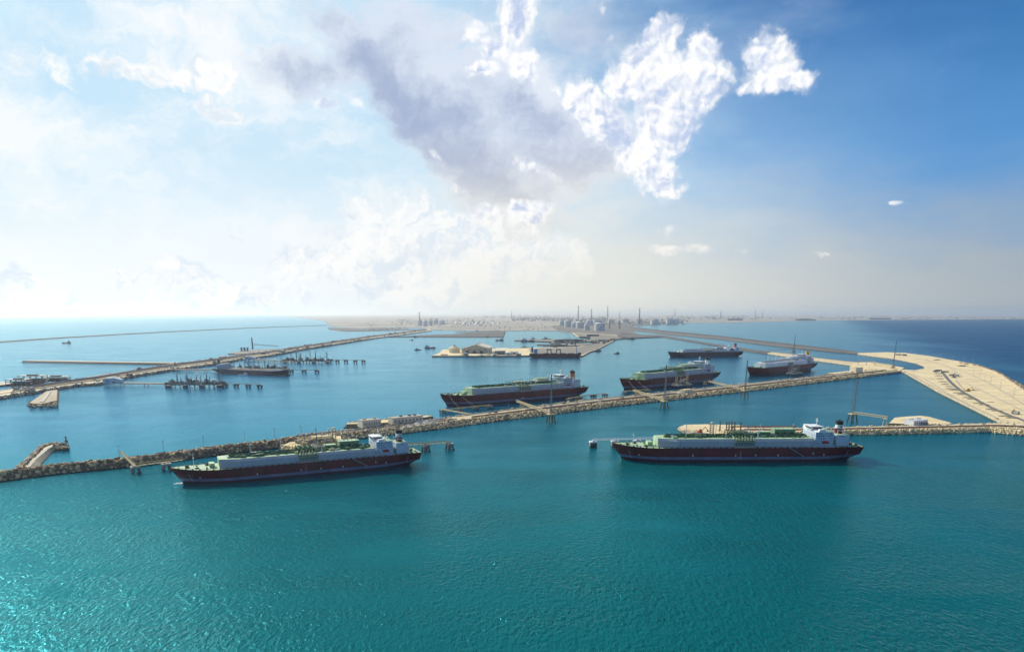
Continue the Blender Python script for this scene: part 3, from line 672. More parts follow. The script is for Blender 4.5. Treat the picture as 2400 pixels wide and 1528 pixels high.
for i, (pp, w_, m_, l_) in enumerate([([(1180, 360), (1400, 420), (1700, 520), (1950, 640), (2200, 790), (2420, 930)], 5, 'track', 'wheel track nearest the sea wall on the spit'), ([(1420, 600), (1650, 640), (1900, 760), (2150, 880), (2420, 1010)], 5, 'track', 'pale wheel track crossing the middle of the spit'),
      ([(900, 300), (1150, 345), (1350, 400), (1500, 470), (1600, 560)], 5, 'track', 'wheel track on the upper spit'), ([(960, 520), (1150, 600), (1400, 760), (1700, 920), (2050, 1090)], 6, 'track', 'wheel track along the harbour edge of the spit'), ([(1530, 600), (1600, 690), (1640, 730)], 4, 'sand2', 'short spur track to the spoil heaps')]):
    ribbon('wheel_track', crpts(pp), w_, 5.02, .04 + .004 * i, M[m_], l_, 'track')
# toe revetment of the spit, harbour side
tr = Strip([(2119.5, 875.6), (2198, 920.7), (2272, 957.7), (2342, 993)], far=[(2128, 873.5), (2207, 918), (2283, 955), (2356, 990.5)], z=5.25, run=6, n=20)
tr.mesh([(0, 1, M['sand2'])], M['sand2'], 'shore_revetment', 'darker graded slope along the harbour side of the sand spit', 'shore')

# right jetty arm (behind the right-hand near tanker)
ARM2 = Strip([(1700, 1024), (1800, 1023.5), (1969, 1020.5), (2108, 1018.5), (2317, 1013.5), (2400, 1021), (2520, 1032)], far=[(1700, 1000.5), (1800, 1002), (1900, 1003), (2087, 998), (2342, 991.3), (2420, 990), (2520, 990)], z=5.5, run=9, n=60)
L2 = [(0, .36, M['sand']), (.36, .39, M['rust']), (.39, .88, M['sand']), (.88, 1, M['track'])]
j_o = ARM2.mesh(L2, M['sand2'], 'jetty_arm', 'straight sandy jetty arm behind the right near tanker, reaching the right edge', 'breakwater')
rocks(rock_points(ARM2, 2600, crest=.08), 1.0, 1.9, [M['sand'], M['sand'], M['rock'], M['sand']], 'armour_rocks', j_o)
TIP = land('jetty_head', [(1584, 1007.5), (1625, 1030), (1650, 1042), (1740, 1046), (1745, 1003), (1656, 1000.2), (1601, 1001.2)], 5.0, 4, M['sand'], M['sand2'], 'pointed sandy head of the right jetty arm', 'ground')
rocks([P(random.uniform(1590, 1740), 0, 5) if False else P(1590 + 50 * a, 1008 + 24 * a * b, 5.0) for a, b in [(random.random(), random.random()) for _ in range(350)]], .5, 1.3, [M['concrete'], M['sand']], 'scattered_rubble', TIP)
land('building_pad', [(2075, 1000), (2090, 985), (2119, 982.2), (2156, 980), (2180, 983), (2235, 998), (2230, 1003)], 5.2, 4, M['sand'], M['core'], 'paved pad with a white flat roofed building by the right jetty arm', 'ground')
# ------------------------------------------------------------ ships
def hull_mesh(L, B, D, sheer, mats, z_boot, z_stripe, rake=13.0, bulwark=1.0, bulb=False, bow_full=1.0):
    """closed hull; x forward. returns MB and a half-breadth function"""
    S = [0, .012, .03, .06, .1, .15, .2, .28, .4, .55, .68, .74, .79, .83, .87, .905, .935, .96, .98, .992, 1.0]
    def zd(s): return D + sheer * max(0, (s - .82) / .18) ** 2
    def hb(s, z):
        f = max(0, min(1, z / D)); t = (1 - s) / .24
        if t < 1:
            dk = math.sin(min(1, t * 1.25) * math.pi / 2) ** .72; wl_ = math.sin(min(1, t / 1.05) * math.pi / 2) ** 1.05
            b = wl_ + (dk - wl_) * f ** 1.3
        else: b = 1.0
        q = min(1, s / .2); q = q * q * (3 - 2 * q)
        b *= (.10 + .90 * q) + ((.80 + .20 * q) - (.10 + .90 * q)) * (f ** .8)
        return B / 2 * b
    def xx(s, z):
        x = L * (s - .5); f = max(0, min(1, z / D))
        if s > .8: x -= rake * (1 - f) * ((s - .8) / .2) ** 2
        return x
    mb = MB(); rows = []
    for s in S:
        zt = zd(s); low = max(-3.0, 6.5 * (1 - s / .05)) if s < .05 else -3.0
        zs = [-3.0, z_boot, z_stripe, (z_stripe + zt) / 2, zt]
        rows.append([(xx(s, max(low, z)), hb(s, max(0, max(low, z))), max(low, z)) for z in zs])
    ms = [mats[0], mats[1], mats[2], mats[2]]
    for sg in (1, -1):
        base = len(mb.v)
        for r in rows: mb.v.extend([(x, y * sg, z) for x, y, z in r])
        for i in range(len(S) - 1):
            for k in range(4):
                q = (base + i * 5 + k, base + (i + 1) * 5 + k, base + (i + 1) * 5 + k + 1, base + i * 5 + k + 1)
                mb.f.append(q[::-1] if sg > 0 else q); mb.mi.append(mb.mid(ms[k]))
    n = len(S) * 5
    for k in range(4): mb.f.append((k, k + 1, n + k + 1, n + k)); mb.mi.append(mb.mid(ms[k]))       # transom
    return mb, hb, xx, zd, S
def deck_mesh(L, hb, xx, zd, S, m, drop=.35, inset=.3):
    mb = MB(); vs = []
    for s in S:
        z = zd(s) - drop; h = max(.02, hb(s, zd(s)) - inset); vs += [(xx(s, z) - (.3 if s == 1 else 0), h, z), (xx(s, z) - (.3 if s == 1 else 0), -h, z)]
    return mb.add(vs, [(2 * i, 2 * i + 1, 2 * i + 3, 2 * i + 2) for i in range(len(S) - 1)], m)
def place_ship(name, bow, stern, Ld, label, cat, group, rake=8.0, aft=0.5):
    a, b = P(*bow), P(*stern); d = a - b; k = d.length / (Ld - rake - aft); c = a - d.normalized() * k * (Ld / 2 - rake)
    o = empty(name, c, math.atan2(d.y, d.x), label, cat, group, k); return o
def winch(parent, x, y, z, protos={}):
    if 'o' not in protos:
        mb = MB(); mb.tube((-1.6, 0, 1.3), (1.6, 0, 1.3), 1.0, M['dark'], 8); mb.box((0, 0, .4), (4.4, 2.2, .8), M['mgreen']); mb.box((2.0, 0, 1.2), (.7, 2.0, 2.0), M['mgreen']); mb.box((-2.0, 0, 1.2), (.6, 1.8, 1.8), M['mgreen'])
        o = mb.build('mooring_winch', parent); protos['o'] = o.data; o.location = (x, y, z); return o
    return share(protos['o'], 'mooring_winch', parent, (x, y, z), random.choice((0, 1.57)))

def lng_carrier(bow, stern, label, group, hullm=None, trunkm=None, topm=None, deckm=None, funnel='maroon', pipem=None, compm=None, detail=2, masts=4, accm=None, tall=1.0):
    L, B, D = 300.0, 47.0, 17.0
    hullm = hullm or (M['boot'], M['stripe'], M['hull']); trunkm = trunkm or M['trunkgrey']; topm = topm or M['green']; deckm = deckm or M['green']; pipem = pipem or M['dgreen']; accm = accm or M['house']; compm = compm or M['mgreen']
    root = place_ship('gas_carrier', bow, stern, L, label, 'ship', group)
    mb, hb, xx, zd, S = hull_mesh(L, B, D, 3.2, hullm, 3.0, 6.4)
    hull = mb.build('hull', root)
    dk = deck_mesh(L, hb, xx, zd, S, deckm).build('main_deck', root)
    X = lambda u: L * (.5 - u)                   # u measured from the bow
    # rubbing strake at deck edge: guard rail
    rl = MB()
    for sg in (1, -1):
        pts = [(xx(s, zd(s)), (hb(s, zd(s)) - .4) * sg, zd(s) + 1.1) for s in S]
        rl.path(pts, .12, M['dark'], 4)
        for s in np.linspace(.02, .99, 60): rl.box((xx(s, zd(s)), (hb(s, zd(s)) - .4) * sg, zd(s) + .4), (.2, .2, 1.2), M['dark'])
    rl.build('guard_rail', root)
    # trunk over the cargo tanks
    x0, x1 = X(.795), X(.175); H = 9.6 * tall
    mb = MB()
    prof = [(-21, D - .3), (21, D - .3), (20.4, D + H - 2.2), (17.5, D + H), (-17.5, D + H), (-20.4, D + H - 2.2)]
    n = 6; vs = [(x0, y, z) for y, z in prof] + [(x1 + (4.0 if z < D + 2 else 0), y * (.72 if z < D + 2 else .62), z) for y, z in prof]
    fr = X(.245); mid = [(fr, y, z) for y, z in prof]
    vs = [(x0, y, z) for y, z in prof] + mid + [(x1, y * .66, z) for y, z in prof]
    fs = []
    for r in (0, 1): fs += [(r * 6 + k, r * 6 + (k + 1) % 6, (r + 1) * 6 + (k + 1) % 6, (r + 1) * 6 + k) for k in range(6)]
    fs += [tuple(range(6))[::-1]]
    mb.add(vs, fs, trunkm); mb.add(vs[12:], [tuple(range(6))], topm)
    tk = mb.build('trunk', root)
    # trunk top deck
    tw = MB(); zt = D + H + .05
    tw.add([(x0, -17.6, zt), (fr, -17.6, zt), (x1, -11.6, zt), (x1, 11.6, zt), (fr, 17.6, zt), (x0, 17.6, zt)] + [(x0, -17.6, zt + .3), (fr, -17.6, zt + .3), (x1, -11.6, zt + .3), (x1, 11.6, zt + .3), (fr, 17.6, zt + .3), (x0, 17.6, zt + .3)],
           [(6, 7, 8, 9, 10, 11)] + [(k, (k + 1) % 6, 6 + (k + 1) % 6, 6 + k) for k in range(6)], topm)
    tw.build('trunk_deck', root); zt += .3
    if detail > 1:                               # expansion seams on the trunk side
        for u in (.26, .37, .48, .60, .71):
            MB().box((X(u), 0, D + H / 2), (.35, 42.0, H - 2.4), M['steel']).build('trunk_seam', tk)
    # cargo pipes along the top
    for y, r, dz in ((2.6, 1.1, 2.3), (-.6, 1.1, 2.3), (-4.0, .9, 2.1), (6.4, .7, 1.7)):
        MB().tube((x0 + 4, y, zt + dz), (x1 - 12, y, zt + dz), r, pipem, 6).build('cargo_pipe', root)
    sup = MB()
    for u in np.linspace(.21, .78, 46): sup.box((X(u), 1, zt + .6), (.5, 10, 1.3), pipem)
    for k in range(330 if detail > 1 else 140):
        u = random.uniform(.21, .78); y = random.gauss(2, 5.0); y = max(-14, min(13, y)); s = random.uniform(.6, 2.8)
        mm = random.choice((pipem, pipem, pipem, pipem, M['mgreen'], M['offwhite'], M['yellow'], M['green']))
        if random.random() < .4: sup.tube((X(u), y, zt), (X(u), y, zt + s * 1.4), s * .35, mm, 6)
        else: sup.box((X(u), y, zt + s * .5), (s * random.uniform(.8, 3), s * random.uniform(.5, 1.3), s), mm)
    sup.build('deck_pipework', root)['kind'] = 'stuff'
    # cargo domes
    for u in (.27, .39, .61, .72):
        d_ = MB(); d_.lathe([(3.4, 0), (3.4, 1.6), (2.4, 2.4), (.4, 2.7)], pipem, 12); o = d_.build('tank_dome', root); o.location = (X(u), 2.5, zt)
    # vent masts
    for i in range(masts):
        u = (.30, .42, .60, .735)[i] if masts == 4 else .25 + .5 * i / max(1, masts - 1)
        MB().tube((X(u), -2, zt), (X(u), -2, zt + 13), .55, M['white'], 6, .35).tube((X(u), -2, zt + 13), (X(u), -2, zt + 14.2), .8, M['white'], 6).build('vent_mast', root)
    # manifolds midships
    ux = X(.515); mf = MB()
    for sg in (1, -1):
        mf.box((ux, sg * 19.5, D + 6.8), (25, 8.0, .6), M['mgreen'])
        for k in range(7):
            x = ux - 10.5 + k * 3.5
            mf.tube((x, sg * 23.2, D + 8.4), (x, sg * 6, D + H + 2.4), .7, pipem, 6)
            mf.tube((x, sg * 22.8, D + .0), (x, sg * 22.8, D + 6.6), .45, M['dgreen'], 5)
            mf.tube((x + 1.2, sg * 20.2, D), (x + 1.2, sg * 20.2, D + 15), .45, pipem, 5)
        mf.box((ux, sg * 22.2, D + 1.0), (27, 2.0, 2.2), M['concrete'])
    mf.build('cargo_manifold', root)['kind'] = 'stuff'
    mf2 = MB()
    for k in range(4):
        x = ux - 9 + k * 6
        for y in (-9, 9): mf2.tube((x, y, zt), (x, y, zt + 5.5), .5, pipem, 5)
        mf2.tube((x, -9, zt + 5.5), (x, 9, zt + 5.5), .55, pipem, 5)
    for y in (-9, -3, 3, 9): mf2.tube((ux - 11, y, zt + 5.5), (ux + 11, y, zt + 5.5), .6, random.choice((pipem, M['mgreen'], M['yellow'])), 5)
    mf2.build('pipe_gantry', root)
    # hose crane
    for sg in (1, -1):
        cr = MB(); cr.tube((X(.575), sg * 14, zt), (X(.575), sg * 14, zt + 8), .8, M['offwhite'], 8); cr.tube((X(.575), sg * 14, zt + 7.5), (X(.53), sg * 12, zt + 5.2), .45, M['offwhite'], 6, .25)
        cr.build('hose_crane', root)
    # compressor house and motor room
    ch = MB(); ch.box((X(.70), -7, zt + 4.2), (25, 13, 8.4), compm); ch.box((X(.70), -7, zt + 8.55), (26, 14, .3), topm); c_ = ch.build('compressor_house', root)
    MB().box((X(.62), -5, zt + 2.6), (14, 9, 5.2), compm).box((X(.62), -5, zt + 5.3), (14.6, 9.6, .25), topm).build('motor_house', root)
    for k in range(5): MB().tube((X(.665 + .017 * k), -7, zt + 8.7), (X(.665 + .017 * k), -7, zt + 10.2), .6, topm, 8).build('roof_vent', c_)
    for k in range(3 if detail > 1 else 0): MB().box((X(.67 + .03 * k), -.42, zt + 3.4), (3.4, .15, 3.2), M['dark']).build('louvre_door', c_)
    # forward: foredeck house front, windlasses, mast
    zf = zd(.93) - .3
    for (u, y) in ((.06, 4), (.06, -4), (.095, 8), (.095, -8), (.13, 10), (.135, -10), (.15, 3), (.15, -4)): winch(root, X(u), y, zf if u < .08 else zf - 1.2)
    mst = MB(); mst.tube((X(.085), 0, zf), (X(.085), 0, zf + 15), .5, M['white'], 6, .25); mst.box((X(.085), 0, zf + 11), (1.2, 4.5, .3), M['white']); mst.build('fore_mast', root)
    MB().box((X(.15), 0, D + 2.6), (6, 13, 4.4), topm).build('forward_store', root)
    bit = MB()
    for u in np.linspace(.03, .98, 40):
        for sg in (1, -1):
            s = 1 - u; bit.box((xx(s, D), sg * max(.6, hb(s, zd(s)) - 1.6), zd(s) + .2), (1.4, .6, 1.0), M['dark'])
    bit.build('mooring_bitts', root)['kind'] = 'stuff'
    # accommodation block
    ax0, ax1 = X(.872), X(.800); aw = 21.0; ah = 18.0 * tall; acx, acl = (ax0 + ax1) / 2, ax1 - ax0
    ab = MB(); ab.box((acx, 0, D + ah / 2 - .2), (acl, aw * 2 - 5, ah), accm); acc = ab.build('accommodation_block', root)
    for k in range(1, 5): MB().box((acx, 0, D + ah * k / 5), (acl + 1.0, aw * 2 - 3.6, .35), M['offwhite']).build('deck_edge', acc)
    MB().box((acx - 1, 0, D + ah - .05), (acl - 2, aw * 2 - 6, .3), topm).build('roof_deck', acc)
    wp = MB().box((0, 0, 0), (1.3, .16, 1.1), M['glass']).build('window', acc); wp.location = (ax0 + 3, aw - 2.48, D + ah * .87)
    if detail > 1:
        for sg in (1, -1):
            for r in range(5):
                for k in range(8):
                    if r == 0 and sg == 1 and k == 0: continue
                    if (r + k) % 5 == 4: continue
                    share(wp, 'window', acc, (ax0 + 2.2 + k * (acl - 4.4) / 7, sg * (aw - 2.48), D + ah * (.89 - r * .165)))
        fp = MB().box((0, 0, 0), (.16, 1.3, 1.1), M['glass']).build('window', acc); fp.location = (ax1 + .06, -14, D + ah * .55)
        for r in range(4):
            for k in range(8):
                if r or k: share(fp, 'window', acc, (ax1 + .06, -14 + k * 4, D + ah * (.55 + .13 * (r - 1))))
    else:
        for r in range(4):
            for sg in (1, -1): MB().box((acx, sg * (aw - 2.48), D + ah * (.88 - r * .18)), (acl - 3, .16, .9), M['glass']).build('window_row', acc)
            MB().box((ax1 + .06, 0, D + ah * (.88 - r * .16)), (.16, 30, .9), M['glass']).build('window_row', acc)
    # wheelhouse with bridge wings
    wz = D + ah + .2
    wh = MB(); wh.add([(ax1 - 11, -9, wz), (ax1 + 1, -7, wz), (ax1 + 1, 7, wz), (ax1 - 11, 9, wz), (ax1 - 11, -9.6, wz + 4.6), (ax1 + 2.4, -8, wz + 4.6), (ax1 + 2.4, 8, wz + 4.6), (ax1 - 11, 9.6, wz + 4.6)],
                       [(0, 1, 5, 4), (1, 2, 6, 5), (2, 3, 7, 6), (3, 0, 4, 7), (4, 5, 6, 7)], M['white'])
    wh.box((ax1 - 5, 0, wz + .35), (8, B - 1, 1.5), M['white']); wh.box((ax1 - 4.2, 0, wz + 4.85), (14.4, 20, .5), M['white']); w_o = wh.build('wheelhouse', root)
    MB().box((ax1 + 1.85, 0, wz + 2.9), (.5, 14.2, 1.5), M['glass']).build('window_row', w_o)
    for sg in (1, -1): MB().box((ax1 - 5, sg * 9.35, wz + 2.9), (10, .35, 1.5), M['glass']).build('window_row', w_o)
    for sg in (1, -1): MB().box((ax1 - 5, sg * (B / 2 - 2.5), wz + 2.2), (6, 5, 2.3), M['white']).build('bridge_wing', w_o)
    rm = MB(); rm.tube((acx + 3, 0, wz + 4.8), (acx + 3, 0, wz + 14), .55, M['white'], 6, .3); rm.box((acx + 3, 0, wz + 10.5), (1.0, 6, .4), M['white']); rm.box((acx + 3, 0, wz + 12.6), (.6, 4, .5), M['white']); rm.build('radar_mast', root)
    for (dx, dy, r) in ((-7, 8, 1.5), (-8, -7, 1.2), (-3, 11, .9)):
        d_ = MB(); d_.lathe([(r * .5, 0), (r * .5, r * .8), (r * .95, r * 1.4), (r, r * 2), (r * .7, r * 2.7), (.05, r * 3)], M['white'], 10); o = d_.build('satellite_dome', root); o.location = (acx + dx, dy, D + ah)
    for sg in (1, -1):
        lb = MB(); lb.lathe([(.15, -4.4), (1.0, -3.6), (1.5, -1.5), (1.5, 1.8), (1.0, 3.8), (.2, 4.4)], M['red'], 8); o = lb.build('lifeboat', root); o.rotation_euler = (0, R(90), 0); o.location = (acx - 1, sg * (aw - .6), D + 6)
    MB().box((acx + 1, 0, D + 1.0), (acl + 5, B - 3.5, 2.4), M['offwhite']).build('deck_house_base', root)
    # engine casing and funnel
    cx0, cx1 = X(.945), X(.892); ccx, ccl = (cx0 + cx1) / 2, cx1 - cx0
    ec = MB(); ec.box((ccx, 0, D + 6.6), (ccl, 27, 13.4), accm); ec.box((ccx, 0, D + 13.4), (ccl - .8, 26, .3), topm); e_o = ec.build('engine_casing', root)
    for k in (1, 2): MB().box((ccx, 0, D + 4.4 * k), (ccl + .8, 28, .3), M['offwhite']).build('deck_edge', e_o)
    for sg in (1, -1):
        for k in range(2): MB().box((ccx - 1 + k * 2.6, sg * 13.56, D + 11.6), (1.3, .16, 1.2), M['glass']).build('window', e_o)
    MB().box(((ax0 + cx1) / 2, 0, D + 3.2), (cx1 - ax0 - .4, 24, 6.4), M['mgreen']).build('link_house', root)
    cols = {'maroon': (M['hull'], M['white'], M['black']), 'buff': (M['buff'], M['buff'], M['black']), 'yellow': (M['ylw'], M['ylw'], M['ylw']), 'red': (M['red'], M['red'], M['black'])}[funnel]
    fz = D + 13.4; fl = MB()
    fl.lathe([(4.3, 0), (4.1, 6.5)], cols[0], 16, (ccx, 0, fz), 1.0, 1.15); f_o = fl.build('funnel', root)
    MB().lathe([(4.25, 6.5), (4.15, 10.8)], cols[1], 16, (ccx, 0, fz), 1.0, 1.15).build('funnel_band', f_o)
    MB().lathe([(4.15, 10.8), (4.3, 11.0), (4.4, 15.2)], cols[2] if funnel != 'buff' else M['black'], 16, (ccx, 0, fz), 1.0, 1.15).build('funnel_cap', f_o)
    if funnel == 'maroon' and detail > 1:
        for sg in (1, -1):
            for k in range(3): MB().box((ccx - 1.2 + k * 1.2, sg * 4.86, fz + 8.7), (.8, .22, 1.5), M['glass']).build('funnel_emblem', f_o)
    for k in range(3): MB().tube((ccx - 1.5 + k * 1.5, 0, fz + 15), (ccx - 1.5 + k * 1.5, 0, fz + 16.6), .5, M['black'], 6).build('exhaust_pipe', f_o)
    for sg in (1, -1):
        cr = MB(); cr.tube((ccx + 5, sg * 9, D + 13.4), (ccx + 5, sg * 9, D + 19), .55, M['white'], 6); cr.tube((ccx + 5, sg * 9, D + 18.8), (ccx - 5, sg * 9, D + 16.5), .4, M['white'], 6)
        cr.build('stores_crane', root)
    # aft mooring deck
    for (u, y) in ((.963, 6), (.963, -6), (.98, 10), (.98, -10), (.972, 0)): winch(root, X(u), y, D - .3)
    if detail > 1:
        tm = MB().box((0, 0, 0), (1.1, .2, 2.0), M['white']).build('tug_mark', hull); first = True
        for s in (.165, .21, .35, .44, .52, .69, .905):
            z = 8.2 + (0 if s != .21 else 2); y = hb(s, z) + .04
            for sg in (1, -1):
                if first: tm.location = (xx(s, z), y * sg, z); first = False
                else: share(tm, 'tug_mark', hull, (xx(s, z), y * sg, z))
        dm = MB()
        for s_ in (.945, .5, .06):
            for k in range(9):
                z = 3.4 + k * 1.15
                for sg in (1, -1):
                    y = hb(s_, z) + .03; dm.box((xx(s_, z), y * sg, z), (.5, .1, .55), M['white'])
        dm.build('draught_marks', hull)['kind'] = 'stuff'
        gw = MB(); gw.tube((X(.69), B / 2 + .8, D + .3), (X(.755), B / 2 + .8, 6.0), .55, M['steel'], 4); gw.build('accommodation_ladder', root)
        an = MB(); an.box((xx(.935, 9), hb(.935, 9) + .25, 10.5), (1.2, .5, 2.6), M['steel']); an.box((xx(.935, 9), -hb(.935, 9) - .25, 10.5), (1.2, .5, 2.6), M['steel']); an.build('anchor', root)
    return root
LG = 'moored liquefied gas carriers'
SHIP1 = lng_carrier((421, 1133), (978, 1083.5), 'nearest maroon gas carrier with pale green deck, smoke leaving its funnel, left of centre', LG)
SHIP2 = lng_carrier((1449, 1075), (2003, 1072.5), 'maroon gas carrier with pale green deck moored before the right jetty arm', LG)
SHIP3 = lng_carrier((1042, 951.5), (1364, 926), 'maroon gas carrier with orange buff funnel berthed behind the central breakwater', LG, funnel='buff', detail=1, masts=4, compm=M['cream'])
SHIP4 = lng_carrier((1459, 913.5), (1670, 890.5), 'maroon gas carrier with white banded funnel, second behind the breakwater', LG, detail=1, compm=M['cream'], topm=M['green'])
SHIP5 = lng_carrier((1755, 881), (1899, 866), 'dark maroon gas carrier with white trunk and yellow funnel, farthest along the breakwater', LG, funnel='yellow', hullm=(M['boot'], M['boot'], M['hull']), trunkm=M['white'], topm=M['white'], pipem=M['offwhite'], compm=M['white'], detail=1)
SHIP6 = lng_carrier((1569, 837.3), (1735, 834.5), 'dark navy gas carrier with red funnel lying off the inner dam', LG, funnel='red', hullm=(M['blueship'], M['blueship'], M['redhull']), trunkm=M['offwhite'], topm=M['offwhite'], pipem=M['steel'], compm=M['offwhite'], detail=1, tall=.7)

def tanker():
    L, B, D = 240., 38., 11.
    root = place_ship('oil_tanker', (675, 880), (508, 873), L, 'dark red oil tanker with white stern house at the left loading berth', 'ship', None, 5.)
    mb, hb, xx, zd, S = hull_mesh(L, B, D, 3.5, (M['redhull'], M['redhull'], M['blueship']), 2.5, 4.5, rake=5)
    mb.build('hull', root); deck_mesh(L, hb, xx, zd, S, M['reddeck']).build('main_deck', root)
    MB().lathe([(.4, -7), (2.6, -4), (3.2, 0), (3.2, 6)], M['redhull'], 10).build('bulbous_bow', root, loc=(L / 2 - 6, 0, .5)).rotation_euler = (0, R(90), 0)
    X = lambda u: L * (.5 - u)
    b = MB().box((X(.89), 0, D + 5), (22, 28, 10), M['bluewall']).build('accommodation_block', root)
    for r in range(3): MB().box((X(.89), 14.1, D + 2 + r * 3), (18, .2, 1.0), M['glass']).build('window_row', b); MB().box((X(.89), -14.1, D + 2 + r * 3), (18, .2, 1.0), M['glass']).build('window_row', b)
    w = MB().box((X(.87), 0, D + 11.5), (10, 30, 2.8), M['white']).build('wheelhouse', root); MB().box((X(.87) + 5.05, 0, D + 11.8), (.2, 26, 1.3), M['glass']).build('window_row', w)
    f = MB().lathe([(4, 0), (3.8, 14)], M['blueship'], 12, (X(.955), 0, D + 5), 1, 1).build('funnel', root); MB().lathe([(3.9, 14), (3.9, 17)], M['black'], 12, (X(.955), 0, D + 5)).build('funnel_cap', f)
    for y in (-4, 0, 4): MB().tube((X(.82), y, D + 1.4), (X(.1), y, D + 1.4), .6, M['offwhite'] if y == 0 else M['rust'], 6).build('cargo_pipe', root)
    for u in (.2, .35, .5, .65, .78): MB().tube((X(u), 0, D), (X(u), 0, D + 13), .5, M['rust'], 6, .3).box((X(u), 0, D + 9), (.6, 5, .4), M['rust']).build('deck_mast', root)
    for sg in (1, -1): MB().tube((X(.48), sg * 8, D), (X(.48), sg * 8, D + 11), .9, M['dark'], 6).tube((X(.48), sg * 8, D + 10), (X(.38), sg * 8, D + 8), .5, M['dark'], 6).build('hose_crane', root)
    MB().box((X(.04), 0, D + 3.2), (9, 12, 2), M['reddeck']).build('forecastle', root)
    for u in (.06, .08): winch(root, X(u), 4, D + 3); winch(root, X(u), -4, D + 3)
    rail = MB()
    for sg in (1, -1): rail.path([(xx(s, zd(s)), (hb(s, zd(s)) - .3) * sg, zd(s) + .8) for s in S], .35, M['offwhite'], 4)
    rail.build('guard_rail', root)
tanker()
def bulk_carrier():
    L, B, D = 190., 32., 14.
    root = place_ship('bulk_carrier', (1358, 838.2), (1241, 838), L, 'dark maroon bulk carrier moored at the cargo quay right of the warehouse', 'ship', None, 7.)
    mb, hb, xx, zd, S = hull_mesh(L, B, D, 3, (M['redhull'], M['redhull'], M['redhull']), 2, 4, rake=7)
    mb.build('hull', root); deck_mesh(L, hb, xx, zd, S, M['reddeck']).build('main_deck', root)
    X = lambda u: L * (.5 - u)
    b = MB().box((X(.88), 0, D + 8), (14, 26, 16), M['bluewall']).build('accommodation_block', root)
    for r in range(3): MB().box((X(.88), 13.1, D + 4 + r * 4), (11, .2, 1), M['glass']).build('window_row', b); MB().box((X(.88), -13.1, D + 4 + r * 4), (11, .2, 1), M['glass']).build('window_row', b)
    MB().box((X(.87), 0, D + 17.4), (9, 30, 2.8), M['white']).build('wheelhouse', root)
    f = MB().lathe([(3.4, 0), (3.2, 19)], M['black'], 12, (X(.945), 0, D + 5)).build('funnel', root)
    for u in (.2, .36, .52, .68):
        MB().box((X(u), 0, D + 1.0), (22, 18, 2.2), M['reddeck']).build('hatch_cover', root)
    for u in (.44, .62):
        c = MB()
        for sx in (-7, 7):
            for y in (-11, 11): c.tube((X(u) + sx, y, D), (X(u) + sx, y, D + 15), 1.4, M['dark'], 6)
            c.tube((X(u) + sx, -11, D + 15), (X(u) + sx, 11, D + 15), 1.3, M['dark'], 6)
        for y in (-11, 11): c.tube((X(u) - 7, y, D + 15), (X(u) + 7, y, D + 15), 1.5, M['dark'], 6)
        c.build('gantry_crane', root)
    MB().box((X(.10), 0, D + 12), (6, 8, 24), M['white'], taper=.6).build('deck_tower', root)
    MB().box((X(.04), 0, D + 3), (10, 12, 2), M['reddeck']).build('forecastle', root)
bulk_carrier()

def workboat(px, py, L, ang, label, hullc='dark', sup='offwhite', group='tugs and workboats in the harbour', style=0):
    root = empty('tug' if style == 0 else 'supply_boat' if style == 1 else 'launch', P(px, py), R(ang), label, 'boat', group)
    B, D = L * .27, L * .085
    mb, hb, xx, zd, S = hull_mesh(L, B, D, L * .05, (M[hullc], M[hullc], M[hullc]), D * .3, D * .5, rake=L * .05)
    mb.build('hull', root); deck_mesh(L, hb, xx, zd, S, M['concrete_d'], .2, .1).build('deck', root)
    fx = L * (.12 if style == 0 else .27)
    h = MB().box((fx, 0, D + L * .055), (L * .3, B * .62, L * .11), M[sup]).build('deck_house', root)
    w = MB().box((fx + L * .03, 0, D + L * .145), (L * .15, B * .45, L * .07), M[sup]).build('wheelhouse', root); MB().box((fx + L * .03, 0, D + L * .155), (L * .155, B * .47, L * .022), M['glass']).build('window_row', w)
    MB().tube((fx, 0, D + L * .17), (fx, 0, D + L * .36), L * .012, M[sup], 5, L * .006).box((fx, 0, D + L * .29), (L * .02, L * .1, L * .012), M[sup]).build('mast', root)
    for sg in (1, -1): MB().tube((fx - L * .17, sg * B * .2, D), (fx - L * .17, sg * B * .2, D + L * .15), L * .022, M['dark'], 6).build('funnel', root)
    if style == 1: MB().box((-L * .3, 0, D + L * .02), (L * .3, B * .6, L * .04), M['concrete_d']).build('deck_cargo', root)
    return root
